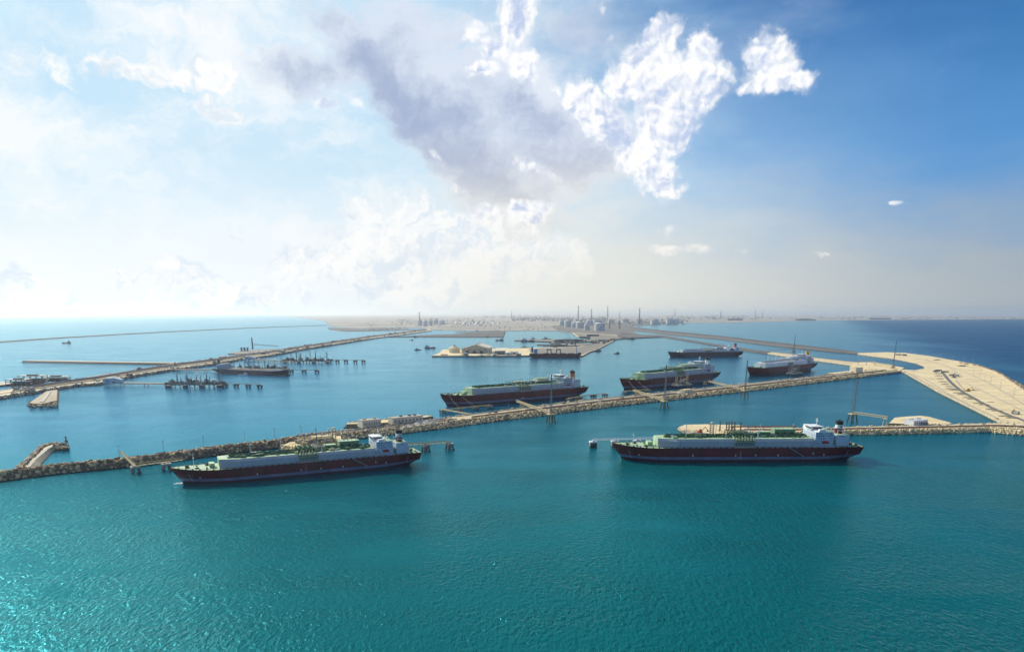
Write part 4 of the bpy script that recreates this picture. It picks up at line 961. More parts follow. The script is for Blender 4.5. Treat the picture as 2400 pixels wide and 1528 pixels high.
TB = [(979, 820.5, 38, 175, 'dark tug leading the pair left of the warehouse quay', 'dark', 'bluewall', 0), (1008, 816.5, 62, 178, 'grey supply boat with tall mast following the tug left of the warehouse', 'dark', 'bluewall', 1),
      (1171, 798.5, 62, 20, 'workboat with crane lying off the end of the dark spit', 'dark', 'bluewall', 1), (1144, 790.5, 44, 180, 'low barge boat moored against the long dark spit', 'dark', 'steel', 0),
      (974, 790.6, 50, 180, 'small vessel at the left end of the dark spit', 'dark', 'steel', 0), (1231, 815.8, 46, 185, 'dark tug moored behind the bulk carrier stern', 'dark', 'bluewall', 0),
      (1237, 801, 90, 180, 'long grey supply boat moored at the far finger quay', 'dark', 'bluewall', 1), (1252, 797, 70, 180, 'grey patrol boat with tall mast at the far finger quay', 'blueship', 'bluewall', 0),
      (1281, 796, 70, 180, 'patrol boat moored third along the far finger quay', 'blueship', 'bluewall', 0), (1336, 795.5, 36, 180, 'small tug at the inner end of the far finger quay', 'dark', 'bluewall', 0),
      (1400, 823.5, 52, 30, 'dark tug nosing the slanted cargo quay', 'dark', 'concrete', 0), (1446, 829, 30, 10, 'little dark tug under way right of the cargo quay', 'dark', 'dark', 0),
      (569, 879.5, 30, 5, 'white launch passing in front of the red oil tanker', 'white', 'white', 2), (156, 805, 56, 5, 'faint vessel far out in the hazy bay', 'concrete_d', 'steel', 1),
      (1480, 795.5, 60, 0, 'pair of dark workboats beside the inner dam root', 'dark', 'steel', 0), (964, 797.5, 30, 0, 'tiny dark barge left of the dark spit', 'dark', 'dark', 2)]
for q in TB: workboat(q[0], q[1], q[2], q[3], q[4], q[5], q[6], style=q[7])
# ------------------------------------------------------------ jetties, dolphins, masts, buildings
def between(a, b): return math.atan2(b[1] - a[1], b[0] - a[0])
def bridge(p0, p1, w, h, label, group, m=None, name='truss_walkway', cat='walkway', deckm=None):
    """box truss between two world points (z = deck level)"""
    m = m or M['yellow']; p0, p1 = Vector(p0), Vector(p1); L = (p1 - p0).length; rz = between(p0, p1)
    root = empty(name, p0, rz, label, cat, group); dz = (p1.z - p0.z)
    mb = MB(); n = max(3, int(L / (h * 1.4))); r = max(.12, h * .055)
    def q(t, y, z): return (t * math.hypot(p1.x - p0.x, p1.y - p0.y), y, z + dz * t)
    for y in (-w / 2, w / 2):
        for z in (0, h): mb.tube(q(0, y, z), q(1, y, z), r * 1.4, m, 4)
        for k in range(n + 1):
            mb.tube(q(k / n, y, 0), q(k / n, y, h), r, m, 4)
            if k < n: mb.tube(q(k / n, y, 0 if k % 2 else h), q((k + 1) / n, y, h if k % 2 else 0), r, m, 4)
    for k in range(0, n + 1): mb.tube(q(k / n, -w / 2, h), q(k / n, w / 2, h), r, m, 4)
    mb.build('truss', root)
    d = MB(); a, b = q(0, 0, 0), q(1, 0, 0)
    d.add([(a[0], -w / 2, a[2] - .2), (b[0], -w / 2, b[2] - .2), (b[0], w / 2, b[2] - .2), (a[0], w / 2, a[2] - .2), (a[0], -w / 2, a[2] + .25), (b[0], -w / 2, b[2] + .25), (b[0], w / 2, b[2] + .25), (a[0], w / 2, a[2] + .25)],
          [(0, 3, 2, 1), (4, 5, 6, 7), (0, 1, 5, 4), (1, 2, 6, 5), (2, 3, 7, 6), (3, 0, 4, 7)], deckm or m)
    d.build('walkway_deck', root)
    return root
def catwalk(p0, p1, label, group, m=None): return bridge(p0, p1, 1.8, 1.6, label, group, m or M['yellow'], 'catwalk', 'catwalk')
def dolphin(px, py, label, group, size=9., top=6.5, style=0, rz=0.0, proto={}):
    k = (style,)
    if k not in proto:
        r = empty('mooring_dolphin', P(px, py), rz, label, 'dolphin', group)
        if style == 0:        # massive concrete block, white capped
            MB().box((0, 0, 1.6), (9, 8, 6.8), M['concrete_d']).build('pier_block', r); MB().box((0, 0, 5.6), (10, 9, 1.2), M['white']).build('cap', r)
            MB().box((0, -1, 7.0), (3, 2.4, 1.6), M['white']).box((2.4, 1.4, 6.9), (1.2, 1.2, 1.4), M['dark']).build('mooring_hook', r)
            for sx in (-3.2, 0, 3.2): MB().box((sx, -4.25, 1.2), (1.3, .5, 4.6), M['black']).build('fender', r)
        elif style == 1:      # cap on four raking piles
            MB().box((0, 0, 6.2), (10, 8.5, 2.0), M['concrete']).build('cap', r)
            for sx in (-1, 1):
                for sy in (-1, 1): MB().tube((sx * 4.3, sy * 3.7, -4), (sx * 3.0, sy * 2.6, 5.3), 1.35, M['concrete_d'], 8).build('pile', r)
            MB().box((-2, 0, 7.7), (2.4, 2.4, 1.2), M['steel']).box((2.4, 1, 7.6), (1.4, 1.4, 1.4), M['dark']).build('mooring_hook', r)
        else:                 # small dark block on piles
            MB().box((0, 0, 4.6), (11, 9, 3.2), M['concrete_d']).build('cap', r)
            for sx in (-1, 1):
                for sy in (-1, 1): MB().tube((sx * 3.6, sy * 3, -4), (sx * 3.6, sy * 3, 3.2), 1.1, M['dark'], 6).build('pile', r)
            MB().box((0, 0, 6.9), (3, 3, 1.5), M['yellow']).build('mooring_hook', r)
        proto[k] = r; o = r
    else:
        o = copy_tree(proto[k], None, P(px, py), rz, label); o['group'] = group
    o.scale = (size / 9., size / 9., top / 6.5); return o

# dolphins round the left near ship
GD = 'mooring dolphins of the left near berth'
D1 = [(319, 1108.5, 'pile legged dolphin under the foot of the sloping truss, left of the near carrier bow'), (391, 1101.5, 'pile legged dolphin just off the near carrier bow'),
      (998, 1056.5, 'pile legged dolphin first astern of the left near carrier'), (1054, 1052.5, 'pile legged dolphin at the free end of the walkway astern of the left near carrier')]
for x, y, l in D1: dolphin(x, y, l, GD, 9.2, 7.6, 1, R(40))
w = lambda x, y, z: P(x, y, z)
def up(px, py, z): p = P(px, py); p.z = z; return p
bridge(up(319, 1108.5, 8.6), up(430, 1094, 8.6), 2.6, 3.0, 'long low truss walkway leading from the left dolphin behind the near carrier bow', 'walkways of the near berths')
bridge(up(945, 1058.5, 9.0), up(998, 1056.5, 9.0), 2.6, 3.0, 'truss walkway just astern of the left near carrier', 'walkways of the near berths')
bridge(up(998, 1056.5, 9.0), up(1054, 1052.5, 9.0), 2.6, 3.0, 'outermost truss walkway span astern of the left near carrier', 'walkways of the near berths')
bridge(up(318, 1110, 9.0), MAIN_A.at(.425, .9, 9.0), 2.4, 2.4, 'short steep yellow truss climbing from the dolphin to the breakwater crest', 'walkways of the near berths')
# dolphins round the right near ship
GD2 = 'white capped dolphins of the right near berth'
for x, y, l in [(1390, 1047, 'white capped dolphin at the free left end of the right berth walkway'), (1441, 1046, 'white capped dolphin above the right near carrier bow'), (1493, 1044.5, 'white capped dolphin half hidden behind the right carrier foredeck'), (1972, 1041, 'dark white capped dolphin behind the stern funnel of the right near carrier')]:
    dolphin(x, y, l, GD2, 9.5, 8.2, 0, R(4))
pa, pb, pc = up(1390, 1047, 9.4), up(1530, 1043.5, 9.4), up(1600, 1040, 9.0)
bridge(pa, pb, 2.4, 2.2, 'thin white walkway linking the white capped dolphins', 'walkways of the near berths', M['white'])
bridge(pb, pc, 2.4, 2.2, 'thin white walkway span landing on the jetty head', 'walkways of the near berths', M['white'])
# dolphins of the central berths
GD3 = 'mooring dolphins of the central breakwater berths'
CQ = lambda x, y: (1000 + x / 3.4286, 840 + y / 3.4286)
cen = [(130, 440, 'end dolphin off the bow of the buff funnelled carrier'), (265, 428, 'second dolphin from the bow of the buff funnelled carrier'), (392, 414, 'third dolphin from the bow of the buff funnelled carrier'), (505, 404, 'fourth dolphin near the loading platform of the buff funnelled carrier'),
       (1145, 345, 'first dolphin astern of the buff funnelled carrier'), (1225, 333, 'second dolphin astern of the buff funnelled carrier'), (1340, 318, 'third dolphin astern of the buff funnelled carrier'), (1432, 308, 'last dolphin astern of the buff funnelled carrier'),
       (1600, 288, 'pale dolphin off the bow of the white banded carrier'), (1690, 280, 'second dolphin by the bow of the white banded carrier'), (1780, 272, 'third dolphin beside the white banded carrier')]
cpos = []
for x, y, l in cen:
    X_, Y_ = CQ(x, y); dolphin(X_, Y_, l, GD3, 9.5, 6.5, 2, R(40)); cpos.append((X_, Y_))
for i, j in ((0, 1), (1, 2), (2, 3), (4, 5), (5, 6), (6, 7), (8, 9), (9, 10)):
    catwalk(up(*cpos[i], 6.4), up(*cpos[j], 6.4), 'narrow catwalk joining dolphin %s' % (cen[j][2].replace('dolphin ', '') if False else ('and its neighbour, ' + cen[j][2].split(' dolphin')[0] + ' span')) if False else ['between the first and second dolphins off the buff funnelled bow', 'between the second and third dolphins off the buff funnelled bow', 'between the third and fourth dolphins off the buff funnelled bow', 'nearest the buff funnelled stern', 'in the middle astern of the buff funnelled carrier', 'outermost astern of the buff funnelled carrier', 'off the bow of the white banded carrier', 'beside the white banded carrier hull'][[(0, 1), (1, 2), (2, 3), (4, 5), (5, 6), (6, 7), (8, 9), (9, 10)].index((i, j))].join(('narrow catwalk ', '')), 'catwalks between dolphins')
a_, b_ = up(*cpos[0], 6.4), MAIN_C.at(.03, .95, 1)
bridge(a_, b_, 2.4, 1.8, 'sloping buff gangway from the end dolphin down to the breakwater road', 'walkways of the central berths')
# dolphins of the left terminals
GD4 = 'dolphin rows of the left loading berths'
rows4 = [[(527, 906.5), (554, 907), (582, 907.5), (609, 908.5)], [(683, 873.5), (713, 873.5), (743, 873.5)], [(771, 849), (791, 849.3), (811, 849.3), (833, 850), (852, 850)]]
nm = ['front loading berth', 'oil tanker bow', 'rear loading berth']; od = ['first', 'second', 'third', 'fourth', 'fifth']
for r, row in enumerate(rows4):
    for k, (x, y) in enumerate(row): dolphin(x, y, '%s dark dolphin out from the %s' % (od[k], nm[r]), GD4, [10, 11, 12][r], [7.5, 8.5, 9][r], 2)
    for k in range(len(row) - 1): catwalk(up(*row[k], [7.6, 8.6, 9.2][r]), up(*row[k + 1], [7.6, 8.6, 9.2][r]), 'catwalk span %s out from the %s' % (od[k], nm[r]), 'catwalks between dolphins', M['steel'])

# ---- lattice masts standing on pile legs beside the breakwater
def lattice_mast(px, py, top_py, label, legs=(13.5, 12.), rz=0.0, dark=False, bridge_to=None, blabel=None, tilt=0):
    base = P(px, py); g_ = 'tall lattice masts along the breakwaters'
    d = math.hypot(base.x, base.y); Ht = CAMH + d * (raydir(px, top_py).z / math.hypot(raydir(px, top_py).x, raydir(px, top_py).y))
    r = empty('lattice_mast', base, rz, label, 'mast', g_); pz = legs[0]
    for k in range(4):
        a = math.pi / 4 + k * math.pi / 2; MB().tube((math.cos(a) * 9, math.sin(a) * 9, -4), (math.cos(a) * 5.0, math.sin(a) * 5.0, pz), 1.0, M['rust'] if dark else M['darkbrown'], 8).build('pile_leg', r)
    MB().tube((0, 0, -4), (0, 0, pz), 1.3, M['yellow'], 8).build('centre_pile', r)
    MB().box((0, 0, pz + .6), (12, 12, 1.3), M['yellow']).box((0, 0, pz + 2.3), (11.6, .2, .2), M['yellow']).build('platform', r)
    mb = MB(); z0, z1 = pz + 1.2, Ht; r0, r1 = 2.5, .9; n = 22; m0 = M['steel'] if not dark else M['plant']
    for i in range(n):
        ta, tb = i / n, (i + 1) / n; ra, rb = r0 + (r1 - r0) * ta, r0 + (r1 - r0) * tb; za, zb = z0 + (z1 - z0) * ta, z0 + (z1 - z0) * tb; m = m0 if tb < .93 else M['dark']
        for k in range(3):
            a, b = 2.094 * k, 2.094 * (k + 1)
            A0, A1 = (ra * math.cos(a), ra * math.sin(a), za), (rb * math.cos(a), rb * math.sin(a), zb); B1 = (rb * math.cos(b), rb * math.sin(b), zb)
            mb.tube(A0, A1, .30, m, 4, cap=False); mb.tube(A0, B1, .18, m, 4, cap=False)
    mb.build('lattice_shaft', r)
    MB().tube((0, 0, pz), (0, 0, Ht + 2), .62, m0, 8).build('flare_pipe', r)
    MB().lathe([(.9, 0), (1.3, 1.5), (1.1, 3.2)], M['dark'], 10, (0, 0, Ht + 1)).build('burner_tip', r)
    if bridge_to is not None:
        q = Vector(bridge_to); a = base.copy(); a.z = pz + 1.3
        bridge(a, q, 3.2, 3.2, blabel, 'truss bridges to the masts')
    return r
def a_frame(p, h, label, m=None, rz=0.0):
    m = m or M['yellow']; r = empty('trestle_tower', p, rz, label, 'tower', 'support towers of the truss bridges')
    for sx in (-1, 1):
        mb = MB()
        for sy in (-1, 1): mb.tube((sx * 3, sy * 4, 0), (sx * 2.2, sy * 1.8, h), .38, m, 6)
        mb.tube((sx * 2.6, -2.9, h * .5), (sx * 2.6, 2.9, h * .5), .25, m, 4); mb.tube((sx * 3, -4, 0), (sx * 2.5, 2.8, h * .5), .22, m, 4); mb.tube((sx * 2.5, 2.8, h * .5), (sx * 2.2, -1.8, h), .22, m, 4)
        mb.build('side_frame', r)
    MB().box((0, 0, h + .3), (6, 5, .6), m).build('cap_beam', r); return r
lattice_mast(1291, 990, 884, 'tall lattice mast before the breakwater in front of the buff funnelled carrier', bridge_to=up(1211, 957, 13), blabel='truss bridge crossing the breakwater from the mast near the buff funnelled carrier', rz=R(20))
lattice_mast(1557, 957, 861, 'tall lattice mast in front of the white banded carrier', bridge_to=up(1484, 930, 13), blabel='truss bridge crossing the breakwater toward the white banded carrier', rz=R(20))
lattice_mast(1745, 930, 849, 'dark lattice mast beside the bow of the yellow funnelled carrier', bridge_to=up(1660, 906, 12), blabel='truss bridge from the mast near the yellow funnelled carrier', rz=R(20), dark=True)
lattice_mast(1997, 989, 880, 'lattice mast standing alone in blue water above the right jetty arm', bridge_to=up(2076, 1001, 14.5), blabel='sloping truss bridge from the lone mast down to the right jetty arm', rz=R(10))
lattice_mast(2092, 868, 803, 'dark lattice mast beside the lagoon end of the sand spit', bridge_to=up(2040, 859, 12), blabel='dark truss bridge from the lagoon mast to the breakwater corner', dark=True)
lattice_mast(1860, 828, 788, 'distant dark lattice mast in the channel between the two dams', bridge_to=up(1793, 829, 14), blabel='distant dark truss bridge from the channel mast to the inner dam', dark=True)
a_frame(up(1224, 963, 6.5), 9, 'yellow trestle tower under the truss bridge by the buff funnelled carrier', rz=R(-30))
a_frame(up(1492, 934, 6.5), 8, 'yellow trestle tower under the truss bridge by the white banded carrier', rz=R(-30))
a_frame(up(2072, 1006, 5.5), 11, 'yellow trestle tower at the landward end of the lone mast bridge', rz=R(-30))
a_frame(up(1652, 908, 6.5), 8, 'trestle tower beneath the bridge near the yellow funnelled carrier', rz=R(-30))
pg = empty('portal_frame', up(2030, 860, 6.2), R(-25), 'long grey portal frame at the breakwater corner', 'gantry')
for sx in (-26, 0, 26): MB().tube((sx, 0, 0), (sx, 0, 13), .8, M['plant'], 6).build('post', pg)
MB().box((0, 0, 13.6), (56, 3, 1.4), M['concrete']).build('beam', pg)

# ---- loading platforms
def loading_arm(parent, x, y, z, h, m, rz=0.0):
    mb = MB(); mb.tube((x, y, z), (x, y, z + h), h * .035, m, 6, h * .025)
    e = (x + math.cos(rz) * h * .12, y + math.sin(rz) * h * .12)
    mb.tube((x, y, z + h * .95), (e[0], e[1], z + h * .25), h * .028, m, 6); mb.tube((x, y, z + h * .98), (x - math.cos(rz) * h * .2, y - math.sin(rz) * h * .2, z + h * 1.08), h * .03, m, 6)
    mb.box((x, y, z + h * .06), (h * .14, h * .14, h * .12), m); return mb.build('loading_arm', parent)
def loading_platform(px, py, W, Dp, rz, label, arms, armh, z=7.0, armm='dark', deckm='concrete_d', tower=True, clutter=26, group='ship loading platforms', face=-1):
    r = empty('loading_platform', P(px, py), rz, label, 'jetty', group)
    MB().box((0, 0, z - .7), (W, Dp, 1.6), M[deckm]).build('deck', r)
    nx = max(3, int(W / 11))
    for i in range(nx):
        for j in (-1, 1): MB().tube((-W / 2 + 2 + i * (W - 4) / (nx - 1), j * (Dp / 2 - 1.6), -4), (-W / 2 + 2 + i * (W - 4) / (nx - 1), j * (Dp / 2 - 1.6), z - 1.4), .9, M['dark'], 6).build('pile', r)
    for i in range(arms): loading_arm(r, -W * .30 + i * W * .56 / max(1, arms - 1) + random.uniform(-2, 2), face * Dp * random.uniform(.1, .34), z, armh * random.uniform(.55, 1.12), M[random.choice((armm, armm, 'plant', 'steel'))], R(90) * face + random.uniform(-.6, .6))
    for x, h in (((W * .38, armh * 1.02), (-W * .16, armh * .8), (-W * .4, armh * .5)) if tower and W > 100 else ((W * .38, armh),) if tower else ()):
        mb = MB()
        for sx in (-2, 2):
            for sy in (-2, 2): mb.tube((x + sx, sy, z), (x + sx, sy, z + h), .35, M[armm], 4)
        for k in range(1, 6): mb.box((x, 0, z + h * k / 5), (5, 5, .4), M[armm])
        for k in range(5): mb.tube((x - 2, -2, z + h * k / 5), (x + 2, -2, z + h * (k + 1) / 5), .2, M[armm], 4)
        mb.build('gangway_tower', r)
        MB().tube((x, face * 2, z + h * .6), (x - 3, face * Dp * .55, z + h * .45), .6, M['steel'], 4).build('gangway', r)
    cl = MB()
    for k in range(clutter * 2):
        x, y = random.uniform(-W / 2 + 3, W / 2 - 3), random.uniform(-Dp / 2 + 2, Dp / 2 - 2); s = random.uniform(1, 3.4) * (1.5 if W > 100 else 1)
        m = random.choice((M['yellow'], M['concrete_d'], M['steel'], M['plant'], M[armm]))
        if random.random() < .5: cl.box((x, y, z + s * .7), (s * random.uniform(.8, 2.6), s, s * 1.5), m)
        else: cl.tube((x, y, z + 1.5), (x + random.uniform(-9, 9), y + random.uniform(-4, 4), z + 1.5), .5, m, 5)
    cl.build('platform_equipment', r)['kind'] = 'stuff'
    if W > 100:
        for k in range(7):
            x = -W * .42 + W * .84 * k / 6 + random.uniform(-4, 4); hh = random.uniform(5, 13)
            MB().box((x, random.uniform(-.2, .25) * Dp, z + hh / 2), (random.uniform(7, 15), random.uniform(6, 12), hh), M[random.choice(('plant', 'scrub', 'concrete_d', 'bluewall'))]).box((x, 0, z + hh + 1.2), (5, 5, 1.6), M['dark']).build('equipment_module', r)
        for k in range(4): MB().box((-W * .42 + W * .28 * k, -Dp * .62, 2.4), (11, 8, 6), M['dark']).box((-W * .42 + W * .28 * k, -Dp * .62, 5.8), (11.6, 8.6, .9), M['concrete']).build('breasting_block', r)
    st = MB(); hh = armh * .42
    for x in (-W * .1, W * .1, W * .3):
        for y in (-Dp * .05, Dp * .3): st.tube((x, y, z), (x, y, z + hh), .3, M[deckm if deckm == 'yellow' else 'plant'], 4)
    for zz in (.5, 1.0):
        st.box((W * .1, Dp * .125, z + hh * zz), (W * .44, Dp * .4, .35), M[deckm if deckm == 'yellow' else 'plant'])
    st.build('pipe_rack', r)
    return r
loading_platform(462, 906.5, 150, 34, R(3), 'dark loading platform crowded with tall arms at the front left berth', 8, 27, clutter=90)
loading_platform(1239, 938, 66, 26, R(40), 'loading platform with dark arms alongside the buff funnelled carrier', 5, 21, z=9, armm='plant', deckm='concrete', face=1)
loading_platform(1596, 909.5, 60, 24, R(40), 'loading platform with buff arms alongside the white banded carrier', 4, 21, z=9, armm='yellow', deckm='concrete', face=1)
loading_platform(1862, 881, 60, 26, R(42), 'loading platform with dark arms alongside the yellow funnelled carrier', 4, 24, z=9, armm='plant', deckm='concrete', face=1)
loading_platform(722, 850, 190, 44, R(2), 'distant loading platform with lattice towers at the rear left berth', 7, 32, clutter=80)
loading_platform(607, 868, 200, 26, R(2), 'loading platform behind the oil tanker with tall pale arms', 8, 38, clutter=30, armm='steel')
# near left berth: pale sand coloured jetty head behind the ship
jh = loading_platform(745, 1050, 62, 30, R(26), 'buff loading platform mostly hidden behind the left near carrier', 5, 19, z=8, armm='yellow', deckm='yellow', tower=True, clutter=70)
land('jetty_head', [(652, 1055), (700, 1062), (742, 1058), (812, 1044), (808, 1029), (730, 1034), (680, 1041)], 6.3, 6, M['sand'], M['rock'], 'sandy rock bund joining the left near berth to the breakwater', 'ground')
bo = bpy.data.objects['jetty_head.001']
rocks([P(random.uniform(660, 800), random.uniform(1042, 1056), random.uniform(1, 6.5)) for _ in range(500)], 1.0, 2.2, [M['sand'], M['sand'], M['rock']], 'armour_rocks', bo)
# right near berth: arms and manifolds on the sandy head
rr = loading_platform(1698, 1037, 58, 22, R(3), 'buff loading platform behind the right near carrier midships', 0, 20, z=8, armm='yellow', deckm='yellow', tower=False, clutter=30)
for k in range(5):
    o = empty('loading_tower', up(1686 + [0, 15.5, 21, 27.5, 34.5][k] + (0), 1018, 5), 0, ['dark loading arm standing left of the close row of arms', 'first arm in the close row of dark loading arms', 'second arm in the close row of dark loading arms', 'third arm in the close row of dark loading arms', 'last arm in the close row of dark loading arms'][k], 'loading arm', 'dark loading arms on the right jetty head')
    MB().tube((0, 0, 0), (0, 0, 14), 1.0, M['darkbrown'], 6, .8).box((0, 0, 1.2), (3, 3, 2.4), M['dark']).build('riser', o)
    MB().tube((0, 0, 13), (-.4, -3.5, 3.5), .8, M['dark'], 6).build('boom', o); MB().box((0, 1.6, 13.5), (1.8, 3.2, 2.0), M['darkbrown']).build('counterweight', o)
o = empty('gangway_tower', up(1667, 1026, 5), 0, 'slate gangway tower at the left side of the right jetty head', 'tower')
mb = MB()
for sx in (-2.4, 2.4):
    for sy in (-2.4, 2.4): mb.tube((sx, sy, 0), (sx, sy, 17), .4, M['dark'], 4)
for k in range(1, 6): mb.box((0, 0, 3.4 * k), (5.6, 5.6, .4), M['plant'])
mb.build('frame', o); MB().box((0, 0, 18), (4, 4, 2), M['offwhite']).build('cabin', o)
o = empty('pipe_stanchion', up(1735, 1017, 5), 0, 'single dark stanchion at the right of the loading arm row', 'post')
MB().tube((0, 0, 0), (0, 0, 12), 1.0, M['darkbrown'], 6).box((0, 0, 1), (3, 3, 2), M['dark']).build('column', o); MB().box((0, 0, 12.3), (4, 1.4, .8), M['dark']).build('cross_arm', o)

# trestles carrying the left berths' access piers
def trestle(p0, p1, wd, label, z=6.5, m='concrete_d', group='access piers of the left berths'):
    p0, p1 = Vector(p0), Vector(p1); L = (p1 - p0).length; r = empty('access_pier', (p0.x, p0.y, 0), between(p0, p1), label, 'pier', group)
    MB().box((L / 2, 0, z - .6), (L, wd, 1.3), M[m]).build('deck', r)
    for k in range(max(3, int(L / 36))):
        x = 3 + k * (L - 6) / (max(3, int(L / 36)) - 1)
        MB().tube((x, -wd * .35, -4), (x, -wd * .35, z - 1.2), .8, M['dark'], 6).tube((x, wd * .35, -4), (x, wd * .35, z - 1.2), .8, M['dark'], 6).box((x, 0, z - 1.6), (1.6, wd, .7), M[m]).build('bent', r)
    for y, c in ((-.3, 'pipe'), (-.15, 'rust'), (.32, 'steel')): MB().tube((1, wd * y, z + 1.2), (L - 1, wd * y, z + 1.2), .65, M[c], 6).build('pipeline', r)
    return r
trestle(P(285, 903.5), P(402, 905.5), 20, 'pipe carrying access pier leading right to the front loading berth')
trestle(P(598, 847), P(690, 851.5), 22, 'pipe carrying access pier leading to the rear loading berth')
trestle(P(410, 871), P(520, 872), 22, 'pipe carrying access pier running to the oil tanker berth')

# ---- buildings
def shed(name, px, py, z, W, Dp, Hh, rz, wall, roofm, label, cat='building', group=None, nwin=0, parapet=True):
    r = empty(name, up(px, py, z), rz, label, cat, group); r.location = P(px, py, z)
    MB().box((0, 0, Hh / 2), (W, Dp, Hh), M[wall]).build('wall', r)
    MB().box((0, 0, Hh + .15), (W + .6, Dp + .6, .5), M[roofm]).build('roof', r)
    for k in range(nwin):
        x = -W / 2 + W * (k + .7) / (nwin + .4)
        MB().box((x, -Dp / 2 - .05, Hh * .5), (W / nwin * .32, .25, Hh * .34), M['concrete_d'] if wall == 'cream' else M['glass'] if k % 3 else M['dark']).build('window' if k % 3 else 'door', r)
    return r
S1 = shed('beige_shed', 866, 999, 6.3, 33, 18, 11, R(37), 'cream', 'concrete', 'smaller beige shed on the apron, left of its longer twin', group='sheds on the breakwater apron', nwin=7)
S2 = shed('beige_shed', 951, 990, 6.3, 56, 17, 10, R(37), 'cream', 'concrete', 'longer beige shed with dark roof boxes on the apron', group='sheds on the breakwater apron', nwin=8)
for x in (-8, 8, 18): MB().box((x, 2, 11.2), (4.5, 4, 2.4), M['dark']).build('roof_unit', S2)
for x in (-8, 10): MB().box((x, 2, 12.1), (5, 4, 1.8), M['concrete']).build('roof_unit', S1)
W1 = shed('white_building', 2146, 994.5, 5.2, 33, 17, 8, R(24), 'white', 'white', 'white flat roofed building on the pad by the right jetty arm', nwin=6)
for x in (-8, 4, 10): MB().box((x, 3, 8.9), (5, 5, 1.8), M['offwhite']).build('roof_unit', W1)
MB().box((8, -10, 2.0), (14, 3, 4), M['plant']).build('transformer_bay', W1)
def gabled(px, py, z, W, Dp, Hh, rz, label):
    r = empty('pale_blue_building', P(px, py, z), rz, label, 'building'); h2 = Hh * .62
    mb = MB(); mb.add([(-W / 2, -Dp / 2, 0), (W / 2, -Dp / 2, 0), (W / 2, -Dp / 2, h2), (W * .12, -Dp / 2, Hh), (-W * .34, -Dp / 2, Hh * .92), (-W / 2, -Dp / 2, h2 * .8)] + [(-W / 2, Dp / 2, 0), (W / 2, Dp / 2, 0), (W / 2, Dp / 2, h2), (W * .12, Dp / 2, Hh), (-W * .34, Dp / 2, Hh * .92), (-W / 2, Dp / 2, h2 * .8)],
                      [(0, 1, 2, 3, 4, 5), (11, 10, 9, 8, 7, 6), (1, 7, 8, 2), (6, 0, 5, 11)], M['bluewall']); mb.build('wall', r)
    pr = [(-W / 2 - 1, h2 * .8), (-W * .34, Hh * .92), (W * .12, Hh), (W / 2 + 1, h2)]
    for (x0, z0), (x1, z1) in zip(pr[:-1], pr[1:]):
        vs = [(x0, -Dp / 2 - .8, z0), (x1, -Dp / 2 - .8, z1), (x1, Dp / 2 + .8, z1), (x0, Dp / 2 + .8, z0)]; vs += [(x, y, z_ + .6) for x, y, z_ in vs]
        MB().add(vs, [(3, 2, 1, 0), (4, 5, 6, 7), (0, 1, 5, 4), (1, 2, 6, 5), (2, 3, 7, 6), (3, 0, 4, 7)], M['bluewall']).build('roof_panel', r)
    MB().box((W * .1, -Dp / 2 - .1, Hh * .2), (6, .4, Hh * .4), M['plant']).build('door', r); MB().box((-W * .25, -Dp / 2 - .1, Hh * .45), (8, .3, 2), M['glass']).build('window', r)
gabled(266, 898.5, 5, 44, 20, 15, R(8), 'large pale blue gabled building beside the front berth pier')
gabled(585, 842.5, 5, 44, 20, 12, R(8), 'pale blue gabled building near the rear berth pier, seen farther back')
shed('corner_block', 2006, 873.5, 6.2, 30, 22, 16, R(25), 'cream', 'sand', 'beige block house at the inner breakwater corner', nwin=0)
S = shed('pump_house', 1608, 921, 6.5, 30, 14, 8, R(40), 'cream', 'sand', 'beige pump house on the breakwater by the white banded carrier', nwin=3)
tk_ = empty('pipe_stack', P(1592, 923.5, 6.5), R(40), 'bundle of pale pipes beside the beige pump house', 'pipes')
for k in range(4): MB().tube((-8, -4 + 2.6 * k, 2.2), (8, -4 + 2.6 * k, 2.2), 1.2, M['cream'], 8).build('pipe', tk_)
for sx in (-6, 6): MB().box((sx, 0, .5), (1, 11, 1.0), M['concrete']).build('sleeper', tk_)
# two dark multi deck structures on the far-left islet
for (px, py, W, h, l) in ((46, 905, 54, 17, 'dark red multi deck structure on the far left islet, the lower left one'), (80, 900.5, 62, 22, 'taller dark multi deck structure on the far left islet'), (133, 894, 62, 13, 'long low dark framed structure right of the far left islet')):
    r = empty('deck_structure', P(px, py, 4), R(6), l, 'plant', 'dark open framed structures at the far left'); D_ = W * .42
    for lv in range(3): MB().box((0, 0, h * (lv + 1) / 3), (W, D_, 1.4), M['plant'] if lv else M['redhull']).build('deck', r)
    for sx in np.linspace(-.48, .48, 5):
        for sy in (-.46, .46): MB().tube((W * sx, D_ * sy, 0), (W * sx, D_ * sy, h), .9, M['plant'], 4).build('column', r)
    MB().box((-W * .15, 0, h * .17), (W * .55, D_ * .9, h * .30), M['redhull']).build('enclosure', r); MB().box((W * .1, 0, h * .5), (W * .65, D_ * .7, h * .24), M['plant']).build('equipment', r)
    MB().box((0, 0, h + 2), (W * .4, D_ * .4, 3), M['concrete_d']).build('roof_unit', r)
